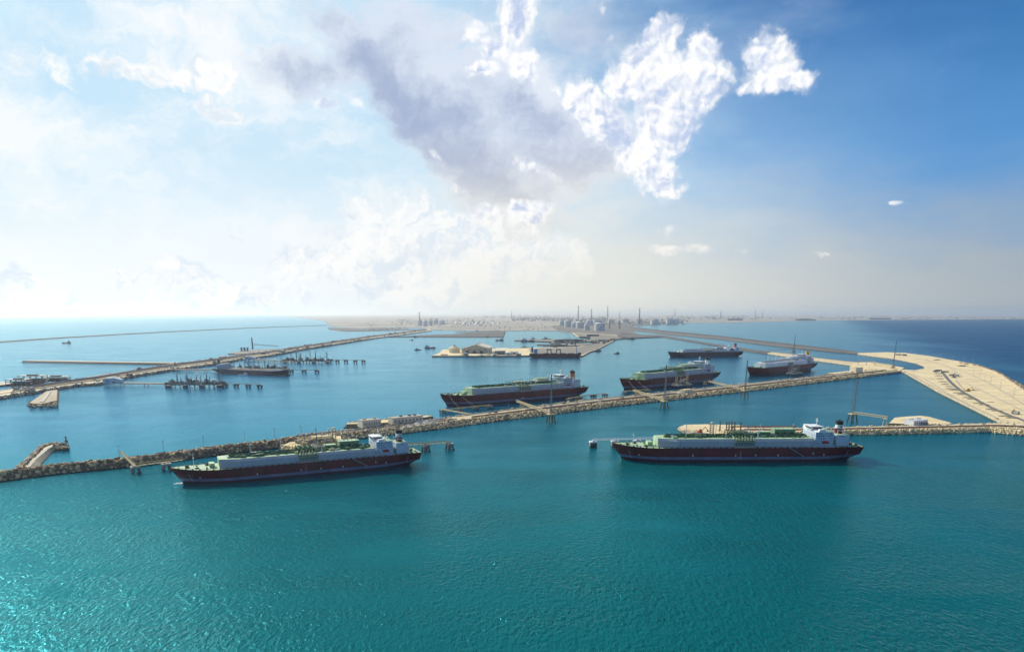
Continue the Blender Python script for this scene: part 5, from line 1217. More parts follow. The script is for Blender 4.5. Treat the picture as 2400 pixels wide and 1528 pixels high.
# big gabled warehouse
def warehouse():
    r = empty('warehouse', P(1115, 828.5, 5), 0, 'big gabled cargo warehouse with cream roof on the middle quay', 'warehouse')
    A = P(1115.5, 808, 0)
    d = P(1115, 828.5, 5); sc = d.y / FPX * 1.01
    hw = 62 * sc * .52; rid = 39; eav = 24; Ln = 170.; r.rotation_euler = (0, 0, R(-5))
    wl_ = MB(); wl_.add([(-hw, 0, 0), (hw * .86, 0, 0), (hw * .86, 0, eav), (hw * .02, 0, rid), (-hw, 0, eav - 3), (-hw, Ln, 0), (hw * .86, Ln, 0), (hw * .86, Ln, eav), (hw * .02, Ln, rid), (-hw, Ln, eav - 3)],
                        [(0, 1, 2, 3, 4), (6, 5, 9, 8, 7), (1, 6, 7, 2), (5, 0, 4, 9)], M['wallgrey']); wl_.build('wall', r)
    def slab(name, a, b, yo0, yo1):
        (x0, z0), (x1, z1) = a, b; mb = MB()
        vs = [(x0, yo0, z0), (x1, yo0, z1), (x1, yo1, z1), (x0, yo1, z0)]; vs += [(x, y, z + 1.6) for x, y, z in vs]
        mb.add(vs, [(3, 2, 1, 0), (4, 5, 6, 7), (0, 1, 5, 4), (1, 2, 6, 5), (2, 3, 7, 6), (3, 0, 4, 7)], M['cream']); return mb.build(name, r)
    slab('roof', (-hw - 4, eav - 3.9), (hw * .02, rid + .1), -4, Ln + 3); slab('roof', (hw * .02, rid + .1), (hw * .86 + 5, eav - 1.2), -4, Ln + 3)
    MB().box((hw * .02, Ln / 2, rid + 2.2), (5, Ln, 1.6), M['wallgrey']).build('ridge_vent', r)
    for x in (-hw * .6, -hw * .1, hw * .4): MB().box((x, -.3, 6), (14, .8, 12), M['dark']).build('loading_door', r)
    MB().box((-hw * .12, -6, 19), (14, 10, 1.2), M['cream']).build('door_canopy', r)
    for k in range(5): MB().box((-hw * .8 + k * hw * .36, -.2, eav * .72), (hw * .2, .5, 2), M['glass']).build('window', r)
warehouse()
r = empty('round_silo', P(1065, 826.5, 5), 0, 'round cream silo with conical roof left of the warehouse', 'silo')
MB().lathe([(27, 0), (27, 19)], M['cream'], 28).build('wall', r); MB().lathe([(29, 18.4), (29, 19.6), (6, 31), (2, 32)], M['sand'], 28).build('roof', r); MB().lathe([(3, 32), (3, 36), (.2, 37)], M['dark'], 10).build('roof_vent', r)
r = empty('lean_to_shed', P(1172, 831, 5), 0, 'dark open shed with sloping cream roof right of the warehouse', 'shed')
MB().box((0, 8, 8), (46, 44, 16), M['plant']).build('wall', r)
mb = MB(); mb.add([(-31, -20, 15.5), (27, -20, 17), (34, 34, 27), (-16, 34, 26), (-31, -20, 17), (27, -20, 18.5), (34, 34, 28.5), (-16, 34, 27.5)], [(3, 2, 1, 0), (4, 5, 6, 7), (0, 1, 5, 4), (1, 2, 6, 5), (2, 3, 7, 6), (3, 0, 4, 7)], M['cream']); mb.build('roof', r)
# small things on the warehouse quay
r0 = empty('cargo_crate', P(1036, 832.6, 5), 0, 'dark cargo crate on the quay left of the silo, first of three', 'crate', 'crates on the warehouse quay'); MB().box((0, 0, 2), (9, 5, 4), M['plant']).build('crate_body', r0); MB().box((0, 0, 4.2), (9.3, 5.3, .4), M['dark']).build('lid', r0)
for x, l in ((1041.5, 'dark cargo crate on the quay left of the silo, middle of three'), (1047, 'dark cargo crate on the quay left of the silo, nearest the silo')): copy_tree(r0, None, P(x, 832.6, 5), 0, l)
for i, (x, y, s, c, l) in enumerate([(1191, 832, 16, 'offwhite', 'pale blue office cabin right of the lean to shed'), (1206, 831, 20, 'cream', 'pale stockpile shed right of the office cabin'), (1215, 833.5, 14, 'concrete', 'grey hut near the bulk carrier stern'), (1092, 833, 14, 'concrete_d', 'grey hut before the warehouse front, left one'), (1160, 834, 12, 'cream', 'small cream hut at the quay edge before the lean to shed')]):
    r = empty('quay_hut', P(x, y, 5), R(3), l, 'hut', 'huts on the cargo quay'); MB().box((0, 0, s * .3), (s * 1.6, s, s * .6), M[c]).build('wall', r); MB().box((0, 0, s * .63), (s * 1.7, s * 1.1, s * .07), M['white']).build('roof', r); MB().box((0, -s * .52, s * .22), (s * .3, .3, s * .44), M['dark']).build('door', r)
# ------------------------------------------------------------ tank farm, stacks, refinery skyline
def storage_tank(px, py, w_px, h_px, label, group, dome=True, proto={}):
    base = P(px, py, 3); d = math.hypot(base.x, base.y); s = 1 / (raydir(px, py).y * 0 + 1)
    u = CY - py; fwd = FPX * cp + u * sp; dep = base.y; rad = w_px / fwd * dep / 2; h = h_px / fwd * dep / cp
    if dome not in proto:
        r = empty('storage_tank', base, 0, label, 'tank', group)
        MB().lathe([(1, 0), (1, .82)], M['tank'], 28).build('shell', r)
        MB().lathe([(1.02, .80), (1.02, .83), (.9, .87), (.6, .93), (.25, .965), (.02, .97)] if dome else [(1.02, .80), (1.02, .84), (.02, .86)], M['tank'], 28).build('dome_roof', r)
        MB().box((.1, -.2, .985), (.7, .5, .05), M['plant']).box((.25, -.1, 1.03), (.25, .3, .07), M['dark']).box((-.25, -.3, 1.01), (.12, .12, .06), M['dark']).build('pump_platform', r)
        mb = MB()
        for k in range(8):
            a, b = k * .2 - 2.2, (k + 1) * .2 - 2.2; mb.tube((1.03 * math.cos(a), 1.03 * math.sin(a), .1 * k), (1.03 * math.cos(b), 1.03 * math.sin(b), .1 * (k + 1)), .02, M['plant'], 4)
        mb.build('stairway', r); proto[dome] = r; o = r
    else: o = copy_tree(proto[dome], None, base, 0, label); o['group'] = group
    o.scale = (rad, rad, h); return o
FQ = lambda x, y: (1200 + x / 4.8, 700 + y / 4.8)
T1 = [(1045, 362, 118, 92, 'nearest large domed tank on the right of the front cluster'), (840, 354, 62, 68, 'tank close left of the nearest large one'), (765, 330, 95, 70, 'domed tank third from the right in the front cluster'), (695, 325, 55, 52, 'narrow looking tank in the middle of the front cluster'), (630, 318, 78, 78, 'domed tank second from the left in the front cluster'), (558, 303, 52, 58, 'leftmost tank of the front cluster'), (870, 300, 80, 60, 'tank standing behind the front cluster')]
for x, y, w_, h_, l in T1: storage_tank(*FQ(x - (60 if x == 1045 else 0) - 0, y), w_ / 4.8, h_ / 4.8, l, 'domed tanks of the front cluster')
T2 = [(955, 268, 80, 38, 'pale low tank left in the rear row of the tank farm'), (1115, 270, 75, 40, 'pale low tank second in the rear row'), (1275, 270, 85, 42, 'pale low tank third in the rear row'), (1430, 278, 72, 54, 'tank at the foot of the tall dark stack'), (1605, 288, 95, 56, 'wide tank near the shore right of the tall dark stack'), (1785, 285, 105, 58, 'wide tank at the right end of the tank farm'), (1850, 268, 62, 44, 'last tank behind the right end of the farm')]
for x, y, w_, h_, l in T2: storage_tank(*FQ(x, y), w_ / 4.8, h_ / 4.8, l, 'low tanks of the rear row', dome=False)
G7 = lambda x, y: (740 + x / 4.8, 710 + y / 4.8)
for x, y, w_, h_, l in [(1170, 258, 55, 66, 'left domed tank of the pale beach group'), (1232, 262, 56, 62, 'second domed tank of the pale beach group'), (1285, 250, 44, 52, 'third tank of the pale beach group, partly behind'), (1348, 238, 60, 52, 'fourth domed tank of the pale beach group'), (1418, 246, 66, 52, 'right domed tank of the pale beach group')]:
    storage_tank(*G7(x, y), w_ / 4.8, h_ / 4.8, l, 'pale tanks near the beach')
def top_h(px, py, top):
    b = P(px, py, 3); r = raydir(px, top); return b, CAMH + math.hypot(b.x, b.y) * r.z / math.hypot(r.x, r.y) - 3
def chimney(px, py, top, wpx, label, lattice=False):
    b, h = top_h(px, py, top); dep = b.y; rad = wpx / FPX * dep / 2
    r = empty('flare_stack' if lattice else 'chimney', b, 0, label, 'chimney', 'stacks on the far shore')
    if lattice:
        mb = MB()
        for k in range(3):
            a = 2.094 * k; mb.tube((rad * 2.2 * math.cos(a), rad * 2.2 * math.sin(a), 0), (rad * .4 * math.cos(a), rad * .4 * math.sin(a), h * .97), rad * .3, M['plant'], 4)
        for i in range(10):
            z = h * i / 10; q = rad * (2.2 - 1.8 * i / 10)
            for k in range(3): mb.tube((q * math.cos(2.094 * k), q * math.sin(2.094 * k), z), (q * .9 * math.cos(2.094 * (k + 1)), q * .9 * math.sin(2.094 * (k + 1)), z + h * .09), rad * .14, M['plant'], 4)
        mb.build('lattice', r); MB().tube((0, 0, 0), (0, 0, h), rad * .42, M['plant'], 6).build('shaft', r)
    else:
        MB().tube((0, 0, 0), (0, 0, h), rad * 1.15, M['plant'], 10, rad * .8).build('shaft', r)
        MB().tube((0, 0, h * .94), (0, 0, h * .955), rad * 1.2, M['dark'], 10).build('walkway_ring', r)
    MB().tube((0, 0, h), (0, 0, h * 1.012), rad * .9, M['dark'], 8).build('cap', r); return r
for a in [(1355, 752, 717, 2.3, 'tall chimney left of centre in the refinery'), (1386, 752, 725, 2.1, 'chimney second in the refinery row'), (1423.5, 750, 717, 2.0, 'faint slim chimney third in the refinery row', True), (1452, 748, 731, 1.4, 'shortest slim stack in the refinery row', True), (1498, 760, 722.5, 2.4, 'dark thick chimney standing before the rear tanks'), (1581, 742, 724, 1.8, 'faint lattice stack on the right coast', True), (1688.5, 748, 728, 1.7, 'slim stack on the right coast plant', True),
          (1770, 745, 724, 1.2, 'faint mast, left of the pair above the right coast', True), (1787, 745, 724, 1.0, 'faint mast, right of the pair above the right coast', True), (983.5, 760, 731.5, 2.2, 'chimney beside the pale beach tanks'), (1012.5, 760, 743, 1.6, 'short slim stack among the pale beach tanks', True), (592.5, 819, 791.5, 3.4, 'dark slim stack on the islet beyond the left causeway'), (1428.5, 770, 750, 2.0, 'lattice pylon left of the pair near the dams', True), (1452, 770.5, 752, 2.0, 'lattice pylon right of the pair near the dams', True), (1199, 748, 727, 1.2, 'faint slim stack at the left of the far refinery', True)]:
    chimney(*a)
# vents on the islet and its bridge
for x, l in ((566.5, 'left squat dark vessel on the stack islet'), (573.5, 'middle squat dark vessel on the stack islet'), (580.5, 'right squat dark vessel on the stack islet')):
    b, h = top_h(x, 823.5, 813.5); r = empty('process_vessel', b, 0, l, 'vessel', 'vessels on the stack islet'); MB().lathe([(4.5, 0), (4.5, h * .85), (3, h * .95), (.3, h)], M['plant'], 12).build('shell', r); MB().box((0, 0, h * .6), (12, 12, .8), M['dark']).build('platform', r)
bridge(up(597, 821, 26), up(652, 822, 20), 5, 5, 'long pipe bridge running from the islet stack to the causeway', 'pipe bridges at the islet', M['plant'], 'pipe_bridge', 'bridge')
# white conical tents (salt piles) on the central beach
for k, (x, y) in enumerate([(1585, 222), (1670, 240), (1735, 243), (1812, 243), (1868, 235), (1920, 233), (2005, 236), (2062, 236)]):
    r = empty('storage_tent', P(*G7(x, y), 3), 0, ['white tent at the left end of the beach row', 'white tent second in the beach row', 'white tent third in the beach row', 'larger white tent in the middle of the beach row', 'white tent fifth in the beach row', 'white tent sixth in the beach row', 'white tent seventh in the beach row', 'white tent at the right end of the beach row'][k], 'tent', 'white tents on the central beach')
    s = 34 if k != 3 else 46; MB().lathe([(s, 0), (s * .9, s * .2), (s * .35, s * .7), (s * .05, s * .95)], M['white'], 12).build('canopy', r); MB().tube((0, 0, 0), (0, 0, s * 1.02), .8, M['steel'], 5).build('centre_pole', r)
# refinery skyline: process units read as one mass, with the larger halls built singly
def skyline(name, x0, x1, y0, y1, n, hmax, label, wmax=3.0):
    mb = MB()
    for k in range(n):
        x = random.uniform(x0, x1); y = random.uniform(y0, y1); b = P(x, y, 3); s = b.y / FPX
        t = random.random(); m = random.choice((M['plant'], M['plant'], M['steel'], M['scrub'], M['tank']))
        if t < .35: h = s * random.uniform(.4, hmax); mb.tube(b, (b.x, b.y, b.z + h), s * random.uniform(.15, .5), m, 6)
        elif t < .9: mb.box((b.x, b.y, b.z + s * .4), (s * random.uniform(1, wmax * 2), s * random.uniform(1, 6), s * random.uniform(.5, hmax * .55)), m)
        else: h = s * random.uniform(hmax * .7, hmax * 1.5); mb.tube(b, (b.x, b.y, b.z + h), s * .18, m, 4)
    return mb.build(name, None, label, 'refinery', kind='stuff')
skyline('process_plant', 1200, 1420, 746, 753, 420, 8, 'dense far refinery units left of the chimneys')
skyline('process_plant', 1310, 1610, 749, 762, 480, 7, 'dense dark refinery units behind the tank farm')
skyline('process_plant', 1130, 1290, 741, 746, 130, 6, 'faint far refinery on the horizon left of centre')
skyline('process_plant', 1560, 1780, 741, 749, 240, 5, 'faint plants strung along the right coast')
skyline('process_plant', 1780, 2380, 742, 748.5, 240, 3.5, 'low faint plants along the far right coast')
skyline('process_plant', 930, 1140, 748, 764, 220, 5, 'pale works behind the beach tanks')
skyline('beach_clutter', 860, 1320, 752, 775, 260, 2.5, 'scattered low works on the central desert shore', 2.5)
for k, (x, y, w_, h_, l) in enumerate([(1722, 751, 34, 7, 'plant block with a row of short stacks on the right coast'), (2062, 748.5, 48, 6, 'distant power station with a row of short stacks at far right'), (1887, 751, 46, 5, 'dark low block at the waterline of the right coast')]):
    b = P(x, y, 3); s = b.y / FPX; r = empty('power_station', b, 0, l, 'power station', 'plants on the right coast')
    MB().box((0, 0, s * h_ * .25), (s * w_, s * 8, s * h_ * .5), M['plant']).build('turbine_hall', r)
    if k < 2:
        for i in range(7): MB().tube(((i / 6 - .5) * s * w_ * .85, 0, 0), ((i / 6 - .5) * s * w_ * .85, 0, s * h_ * 1.5), s * .42, M['plant'], 6).build('exhaust_stack', r)
    else: MB().box((0, 0, s * h_ * .6), (s * w_ * .6, s * 6, s * h_ * .25), M['scrub']).build('roof', r)
# ---- inner port yard clutter: containers and crates, plus low halls
def container(p, L, W_, H_, m, rz, label, proto={}):
    if m not in proto:
        r = empty('container_stack', p, rz, label, 'containers', 'container stacks in the inner port yard')
        MB().box((0, 0, .25), (1, 1, .5), M[m]).build('lower_tier', r); MB().box((-.1, 0, .755), (.8, 1, .5), M[m]).build('upper_tier', r); proto[m] = r; o = r
    else: o = copy_tree(proto[m], None, p, rz, label)
    o.scale = (L, W_, H_); return o
YARD = []
for k in range(46):
    t = random.random(); x = 1290 + 150 * t; y = 797 + (1 - t) * 16 * random.random() + random.uniform(-2, 7) * (t < .9)
    if y > 815 or y < 785: continue
    _c = container(P(x, y, 5), random.uniform(12, 40), random.uniform(8, 16), random.uniform(5, 11), random.choice(('plant', 'scrub', 'concrete_d', 'steel', 'rust')), R(random.choice((0, 25, 25, 90))), 'x'); YARD.append(_c)
for i, (x, y, W_, h_, l) in enumerate([(1346, 799.5, 60, 12, 'long grey hall on the far finger quay'), (1315, 800, 26, 12, 'short brownish hall beside the long grey hall'), (1389, 788, 50, 14, 'dark port hall at the head of the inner basin'), (1415, 800, 40, 10, 'low workshop near the slanted quay'), (1300, 811, 70, 7, 'low shed on the near finger quay'), (1370, 793, 40, 12, 'dark transit shed beside the basin')]):
    r = empty('port_hall', P(x, y, 5), R(3), l, 'hall', 'halls in the inner port'); MB().box((0, 0, h_ / 2), (W_ * 2, 26, h_), M[('concrete_d', 'rust', 'plant', 'plant', 'scrub', 'plant')[i]]).build('wall', r); MB().box((0, 0, h_ + .5), (W_ * 2.04, 28, 1), M[('steel', 'concrete', 'plant', 'steel', 'concrete', 'steel')[i]]).build('roof', r)
    for k in range(4): MB().box((-W_ * .8 + k * W_ * .5, -13.1, h_ * .35), (6, .4, h_ * .6), M['dark']).build('door', r)

ORD = ['first', 'second', 'third', 'fourth', 'fifth', 'sixth', 'seventh', 'eighth', 'ninth', 'tenth', 'eleventh', 'twelfth', 'thirteenth', 'fourteenth', 'fifteenth', 'sixteenth', 'seventeenth', 'eighteenth', 'nineteenth', 'twentieth'] + ['twenty-' + q for q in ('first', 'second', 'third', 'fourth', 'fifth', 'sixth', 'seventh', 'eighth', 'ninth')] + ['thirtieth'] + ['thirty-' + q for q in ('first', 'second', 'third', 'fourth', 'fifth', 'sixth', 'seventh', 'eighth', 'ninth')]
def number(objs, fmt, key):
    """give every copy of a row its own label, by its place in the row"""
    cls = {}
    for o in objs: cls.setdefault(o['_c'], []).append(o)
    for c, l in cls.items():
        l.sort(key=key)
        for i, o in enumerate(l): o['label'] = fmt % (ORD[i], c)
        for o in l: del o['_c']
for o in YARD: o['_c'] = {'plant': 'grey steel', 'dark': 'blackish', 'concrete_d': 'stained grey', 'galvanised': 'pale steel', 'rusty': 'rust brown', 'process': 'grey steel'}.get(bpy.data.objects[KIDS[o.name][0]].data.materials[0].name.split('_')[0], 'dull')
number(YARD, '%s %s container stack from the left in the inner port yard', lambda o: o.location.x)
# ------------------------------------------------------------ things along the causeways and on the spit
# sand ridges (dark dashes) along the spit road
CR1 = lambda x, y: (1960 + x / 5.4545, 780 + y / 5.4545)
B1 = [(1290, 490), (1300, 522), (1310, 552), (1325, 590), (1358, 628), (1395, 660), (1440, 690), (1468, 718), (1505, 735), (1560, 772), (1605, 790), (1672, 832), (1735, 852), (1815, 905), (1888, 922), (1985, 982), (2050, 1000), (2160, 1070), (2245, 1092)]
def berm():
    mb = MB(); pr = [(-3.6, 0), (-1.4, 2.0), (1.2, 2.3), (3.6, 0)]; n = 9; vs = []
    for i in range(n):
        x = (i / (n - 1) - .5) * 26; k = math.sin(math.pi * (i + .25) / (n - .5)) ** .5
        for y, z in pr: vs.append((x, y * k + math.sin(i * .9) * .6, z * k))
    fs = [(i * 4 + k, (i + 1) * 4 + k, (i + 1) * 4 + k + 1, i * 4 + k + 1) for i in range(n - 1) for k in range(3)]
    mb.add(vs, fs, M['sand2']); return mb
proto_b = None
for i, (x, y) in enumerate(B1):
    p = P(*CR1(x, y), 5.0); l = '%s low sand ridge from the spit crossroads, beside the winding road' % ORD[i]
    nx = B1[min(i + 1, len(B1) - 1)]; pv = B1[max(0, i - 1)]
    rz = R(random.uniform(-16, -4))
    if proto_b is None: proto_b = berm().build('sand_ridge', None, l, 'sand ridge', 'sand ridges along the spit road', loc=p); proto_b.rotation_euler = (0, 0, rz)
    else: o = copy_tree(proto_b, None, p, rz, l); o.scale = (random.uniform(.7, 1.0), 1, 1)
# heaps
def heap(x, y, sx, sy, h, m, label, rz=0):
    mb = MB(); n = 12; pr = [(1, 0), (.82, .28), (.5, .75), (.18, .98), (.02, 1)]; mb.lathe(pr, M[m], n); mb.v = [(a * (1 + .18 * math.sin(a * 9 + b * 5)) * sx, b * (1 + .15 * math.cos(a * 7)) * sy, c * h) for a, b, c in mb.v]
    o = mb.build('spoil_heap', None, label, 'spoil heap', 'spoil heaps on the sand spit', loc=P(*CR1(x, y), 5.0)); o.rotation_euler = (0, 0, R(rz))
heap(1285, 350, 22, 8, 4, 'sand2', 'buff spoil heap near the outer edge, the left one', 20); heap(1610, 428, 24, 8, 4.5, 'sand2', 'buff spoil heap near the outer edge, right of the first', 20)
heap(1668, 742, 7, 5, 4, 'rust', 'small dark heap in the middle of the spit'); heap(1730, 737, 20, 5, 2.2, 'yellow', 'long yellowish heap beside the small dark one')
heap(1975, 888, 9, 4, 1.6, 'sand2', 'faint low heap right of the winding road'); heap(1160, 348, 8, 4, 1.6, 'sand2', 'small pale mound near the outer shore')
# spit lamps with square plinths
for i, (x, y) in enumerate([(1745, 564), (1835, 564), (1895, 615), (1968, 675), (2090, 745), (2265, 826)]):
    p = P(*CR1(x, y), 5.0); light_pole(p, 20, '%s lamp pole in the line crossing the sand spit' % od2[i] if False else ['first', 'second', 'third', 'fourth', 'fifth', 'sixth'][i] + ' lamp pole from the left in the line crossing the sand spit', 'light poles on the sand spit')
for i, x in enumerate((950, 1150, 1330, 1490, 1625, 1740)):
    t = [271, 292, 326, 360, 386, 410][i]; light_pole(P(*CR1(x, t + 8), 5), 24, ['first', 'second', 'third', 'fourth', 'fifth', 'sixth'][i] + ' lamp pole from the left along the outer shore of the spit', 'light poles on the sand spit')
# machines on the spit
def excavator(px, py, label, rz=0, m='ylw'):
    r = empty('excavator', P(px, py, 5), rz, label, 'excavator', 'machines parked on the spit')
    for s in (-1, 1): MB().box((0, s * 1.4, .6), (5, .9, 1.2), M['dark']).build('track', r)
    MB().box((-.4, 0, 2.1), (4.4, 3, 1.8), M[m]).build('body', r); MB().box((1.0, .9, 3.2), (1.8, 1.3, 1.8), M['glass']).build('cab', r)
    MB().tube((1.4, -.3, 2.4), (5.5, -.3, 6.0), .4, M[m], 5).tube((5.5, -.3, 6.0), (8.6, -.3, 2.8), .32, M[m], 5).build('boom', r); MB().box((8.6, -.3, 2.2), (1.3, 1.4, 1.2), M['dark']).build('bucket', r); r.scale = (1.6,) * 3
excavator(2268, 917, 'yellow excavator beside the small dark heap on the spit', R(10)); excavator(2378, 970, 'yellow excavator at the right beside the spit road', R(70))
def truck(px, py, label, rz=0, m='white', z=5.0, group='vehicles on the breakwaters', sc=1.0, proto={}):
    if m not in proto:
        r = empty('parked_truck', P(px, py, z), rz, label, 'truck', group)
        MB().box((3.2, 0, 1.6), (2.2, 2.4, 2.3), M[m]).build('cab', r); MB().box((4.28, 0, 2.1), (.1, 2.0, .8), M['glass']).build('windscreen', r); MB().box((-1, 0, 1.9), (6, 2.5, 2.6), M['steel' if m != 'white' else 'offwhite']).build('cargo_box', r)
        for x in (-2.6, 3.2):
            for s in (-1, 1): MB().tube((x, s * .9, .5), (x, s * 1.25, .5), .5, M['black'], 8).build('wheel', r)
        proto[m] = r; o = r
    else: o = copy_tree(proto[m], None, P(px, py, z), rz, label); o['group'] = group
    o.scale = (sc,) * 3; return o
for i, (x, y, m, l) in enumerate([(1470, 552, 'red', 'red truck at the left of the vehicle cluster on the spit'), (1500, 575, 'orange', 'orange truck low in the vehicle cluster on the spit'), (1530, 555, 'white', 'white truck in the middle of the vehicle cluster on the spit'), (1560, 562, 'plant', 'dark truck at the right of the vehicle cluster on the spit'), (1505, 540, 'plant', 'dark truck at the back of the vehicle cluster on the spit'), (2290, 1040, 'plant', 'dark truck near the right end of the winding road')]):
    truck(*CR1(x, y), l, R(20 * i), m, 5.0, 'vehicles on the sand spit', 1.7)
for i, (x, y, W_, h_, c, l) in enumerate([(1300, 492, 20, 5, 'plant', 'dark container hut at the head of the spit road'), (1262, 500, 12, 4, 'concrete_d', 'grey hut left of the container hut on the spit'), (790, 287, 26, 6, 'cream', 'pale site cabins at the far root of the spit, left pair'), (870, 292, 18, 6, 'plant', 'dark site cabin at the far root of the spit'), (1380, 505, 22, 4, 'concrete', 'grey site cabin at the spit crossroads')]):
    r = empty('site_cabin', P(*CR1(x, y), 5), R(-8), l, 'cabin', 'cabins on the sand spit'); MB().box((0, 0, h_ / 2), (W_, 8, h_), M[c]).build('wall', r); MB().box((0, 0, h_ + .15), (W_ + .6, 8.6, .3), M['steel']).build('roof', r); MB().box((W_ * .2, -4.05, h_ * .4), (1.6, .2, h_ * .7), M['dark']).build('door', r)

# ---- pipelines along the breakwater roads
def pipeline(st, q, r, m, dz, t0, t1, n, label, group):
    root = empty('pipeline', (0, 0, 0), 0, label, 'pipeline', group)
    pts = [st.at(t0 + (t1 - t0) * k / (n - 1), q, dz) for k in range(n)]
    root.location = pts[0]; o = pts[0]
    MB().path([p - o for p in pts], r, M[m], 6).build('pipe', root)
    sb = MB()
    for p in pts: sb.box((p - o) + Vector((0, 0, -dz / 2)), (1.6, 1.6, dz), M['concrete'])
    sb.build('pipe_supports', root)['kind'] = 'stuff'; return root
PG = 'pipelines on the breakwaters'
pipeline(MAIN_B, .38, .9, 'rust', 1.6, .02, .98, 24, 'rusty red pipeline on the breakwater behind the nearest carrier', PG); pipeline(MAIN_B, .30, .8, 'pipe', 1.5, .02, .98, 24, 'pale pipeline on the breakwater behind the nearest carrier', PG)
pipeline(MAIN_C, .33, 1.0, 'rust', 1.7, .02, .98, 46, 'dark rusty pipeline along the central breakwater', PG); pipeline(MAIN_C, .40, 1.2, 'pipe', 1.8, .02, .98, 46, 'thick pale pipeline along the central breakwater', PG); pipeline(MAIN_C, .56, 1.0, 'cream', 1.7, .1, .9, 40, 'cream pipeline nearest the central berths', PG)
pipeline(ARM2, .36, 1.0, 'rust', 1.7, .05, .98, 34, 'rusty red pipeline nearest the water on the right jetty arm', PG); pipeline(ARM2, .48, .9, 'cream', 1.5, .05, .98, 34, 'cream pipeline between the rusty ones on the right jetty arm', PG)
for q, m, l in ((.2, 'pipe', 'pale pipeline nearest the water on the left causeway'), (.5, 'rust', 'rusty pipeline in the middle of the left causeway'), (.62, 'steel', 'grey pipeline beside the causeway road'), (.72, 'plant', 'dark pipeline at the back of the left causeway')): pipeline(CAUSE, q, 1.6, m, 2.4, .03, .97, 60, l, PG)
# parapet wall along the back of the central breakwater and road edge kerbs
ribbon('parapet_wall', [MAIN_C.at(t, .965) for t in np.linspace(.01, .93, 50)], 1.6, None, 1.6, M['concrete'], 'low concrete parapet along the harbour side of the central breakwater', 'wall', kind='thing')
ribbon('parapet_wall', [MAIN_B.at(t, .93) for t in np.linspace(.05, .97, 24)], 1.4, None, 1.5, M['concrete'], 'low concrete parapet beside the asphalt breakwater road', 'wall', kind='thing')
ribbon('parapet_wall', [MAIN_C.at(t, .105) for t in np.linspace(.02, .97, 60)], 1.8, None, 1.7, M['concrete'], 'low concrete parapet behind the armour rocks of the central breakwater', 'wall', kind='thing')
ribbon('parapet_wall', [ARM2.at(t, .13) for t in np.linspace(.3, .99, 30)], 1.6, None, 1.5, M['concrete'], 'low pale parapet along the front of the right jetty arm', 'wall', kind='thing')
# ---- small sheds and equipment along causeway and breakwaters
def equip(p, s, m, rz, label, group, proto={}):
    if m not in proto:
        r = empty('equipment_skid', p, rz, label, 'equipment', group)
        MB().box((0, 0, .5), (3.4, 1.6, 1.0), M[m]).build('skid_body', r); MB().box((-.7, 0, 1.3), (1.4, 1.2, .7), M['steel' if m != 'steel' else 'plant']).build('control_box', r); MB().tube((.9, 0, 1.0), (.9, 0, 1.9), .3, M[m], 6).build('valve_stem', r)
        proto[m] = r; o = r
    else: o = copy_tree(proto[m], None, p, rz, label); o['group'] = group
    o.scale = (s,) * 3; return o
CN = {'plant': 'dark grey', 'cream': 'cream', 'concrete': 'pale grey', 'steel': 'mid grey', 'scrub': 'blackish', 'rust': 'rust brown', 'yellow': 'buff'}
SK = []
for k in range(90):
    t = random.uniform(.03, .95); q = random.choice((.1, .35, .55, .8)) + random.uniform(-.05, .05); m = random.choice(('plant', 'cream', 'concrete', 'steel', 'scrub', 'rust'))
    o = equip(CAUSE.at(t, q, 0), random.uniform(2.2, 5.5), m, CAUSE.ang(t) + random.choice((0, 1.57)), 'x', 'equipment skids on the left causeway'); o['_c'] = CN[m]; SK.append(o)
number(SK, '%s %s equipment skid from the left along the left causeway', lambda o: o.location.x); SK = []
for k in range(54):
    t = random.uniform(.05, .97); q = random.choice((.25, .45, .65, .85)) + random.uniform(-.05, .05); m = random.choice(('cream', 'concrete', 'yellow', 'plant', 'rust'))
    o = equip(MAIN_C.at(t, q, 0), random.uniform(1.1, 2.6), m, MAIN_C.ang(t), 'x', 'equipment skids on the central breakwater'); o['_c'] = CN[m]; SK.append(o)
number(SK, '%s %s equipment skid from the left on the central breakwater', lambda o: o.location.x); SK = []
for k in range(20):
    t = random.uniform(.3, .97); m = random.choice(('cream', 'yellow', 'rust', 'plant'))
    o = equip(ARM2.at(t, random.uniform(.25, .8), 0), random.uniform(1.0, 2.0), m, 0, 'x', 'equipment skids on the right jetty arm'); o['_c'] = CN[m]; SK.append(o)
number(SK, '%s %s equipment skid from the left on the right jetty arm', lambda o: o.location.x); SK = []
for k in range(46):
    t = random.uniform(.03, .97); q = random.choice((.2, .34, .5)) + random.uniform(-.06, .06); m = random.choice(('cream', 'yellow', 'yellow', 'concrete', 'rust'))
    o = equip(MAIN_B.at(t, q, 0), random.uniform(1.0, 2.4), m, MAIN_B.ang(t) + random.choice((0, 1.57)), 'x', 'equipment skids on the near breakwater road'); o['_c'] = CN[m]; SK.append(o)
number(SK, '%s %s equipment skid from the left behind the nearest carrier', lambda o: o.location.x); SK = []
0 and number(SK, '%s %s equipment skid from the left on the right jetty arm', lambda o: o.location.x)
